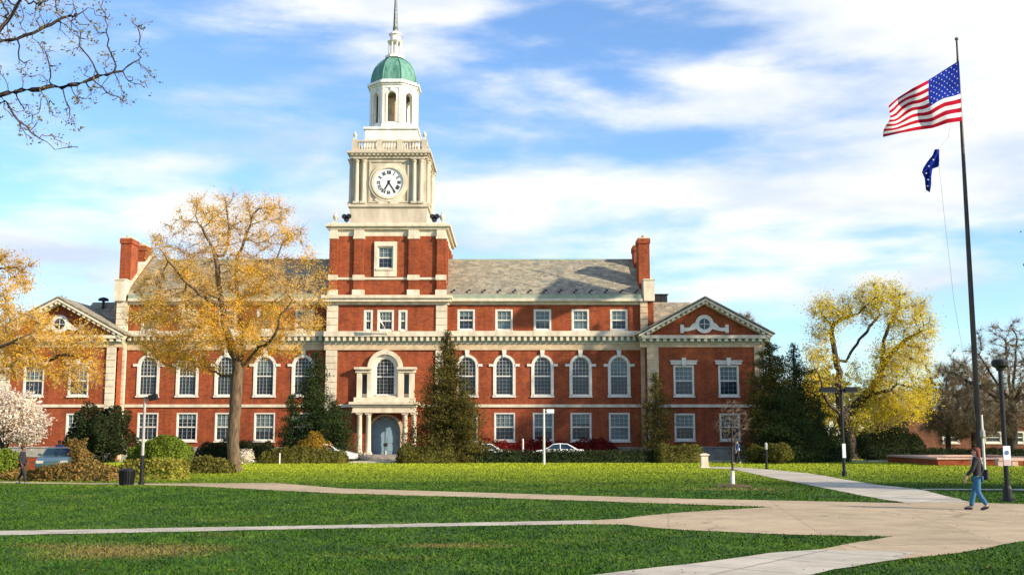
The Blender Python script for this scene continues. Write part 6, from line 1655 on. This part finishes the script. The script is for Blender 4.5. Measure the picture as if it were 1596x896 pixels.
    if bag:
        mb = MB(); mb.obox((.27,-.10,.98),(.05,0,.0),(0,.17,.0),(0,0,.15)); b = mb.build('shoulder_bag', bag, r); md = b.modifiers.new('b','BEVEL'); md.width=.04; md.segments=3
        mb = MB(); mb.poly_tube([(.27,-.1,1.12),(.22,-.13,1.3),(.10,-.10,1.47),(-.02,.12,1.40),(.12,.15,1.22),(.27,.0,1.12)],[.016]*6,5); mb.build('bag_strap', M['white_cloth'] if collar else bag, b)
    r.scale = (scale,)*3
    return r
person('person walking across the paving in dark jacket and blue jeans, bag at the hip', G(1526,795), R(62), M['black_cloth'], M['jeans'], M['shoe'], M['auburn'], M['skin'], stride=.22, arm=.24, scale=1.0, longhair=True, bag=M['black_cloth'], collar=M['white_cloth'])
person('person in black walking past the left edge of the hedge', G(33,753.5), R(-80), M['black_cloth'], M['black_cloth'], M['grey_cloth'], M['black_cloth'], M['skin_dark'], stride=.22, arm=.15, scale=.93)
person('person in blue and white top walking on the grass near the young bare tree', G(1150,722.5), R(100), M['blue_cloth'], M['black_cloth'], M['grey_cloth'], M['black_cloth'], M['skin'], stride=.18, arm=.15, scale=1.0, collar=M['white_cloth'], bag=M['white_cloth'])
gp = W(92,700,69); person('person in blue standing beyond the low brick wall at left', (gp.x,69,0), R(170), M['blue_cloth'], M['blue_cloth'], M['shoe'], M['black_cloth'], M['skin_dark'], stride=.05, arm=.05, scale=1.0)

# ------------------------------------------------------------------ grass blades over the near lawn
rg = np.random.default_rng(3)
N = 380000
yy = 13.5+(rg.random(N)**1.6)*70; xx = (rg.random(N)*2-1)*yy*.50
def inside(poly, x, y):
    c = np.zeros(len(x), bool); n = len(poly)
    for i in range(n):
        x0, y0 = poly[i]; x1, y1 = poly[(i+1)%n]
        hit = ((y0 > y) != (y1 > y)) & (x < (x1-x0)*(y-y0)/((y1-y0) if y1 != y0 else 1e-9)+x0); c ^= hit
    return c
ok = np.ones(N, bool)
for p in PAVED: ok &= ~inside(p, xx, yy)
xx, yy = xx[ok], yy[ok]; N = len(xx)
dens = np.sin(xx*1.3+np.sin(yy*.9)*2)*np.cos(yy*1.1+xx*.4); keep = rg.random(N) < .72+.28*dens; xx, yy = xx[keep], yy[keep]; N = len(xx)
a = rg.random(N)*6.283; h = rg.uniform(.015,.042,N)*(1+.008*yy); w = .006+.0005*yy; lean = rg.normal(size=(N,2))*.03
c = np.stack([xx,yy,np.zeros(N)],1); sd_ = np.stack([np.cos(a)*w,np.sin(a)*w,np.zeros(N)],1); tp = np.stack([lean[:,0],lean[:,1],h],1)
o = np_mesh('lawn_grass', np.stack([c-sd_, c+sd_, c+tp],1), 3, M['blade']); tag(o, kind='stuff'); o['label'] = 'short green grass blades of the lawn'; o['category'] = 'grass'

n = 900; yl = 14+rg.random(n)**1.5*45; xl = (rg.random(n)*2-1)*yl*.5
q = leaf_quads(rg, np.zeros((1,3)), .07, 0, n, aspect=.7); q[:,:,2] *= .25; q = q+np.stack([xl,yl,np.full(n,.045)],1)[:,None,:]
o = np_mesh('fallen_leaves', q, 4, M['hedge_brown']); tag(o, kind='stuff'); o['label'] = 'scattered dry fallen leaves on grass and paving'; o['category'] = 'leaves'
for p in protos:
    for ch in list(p.children_recursive)+[p]: bpy.data.objects.remove(ch, do_unlink=True)
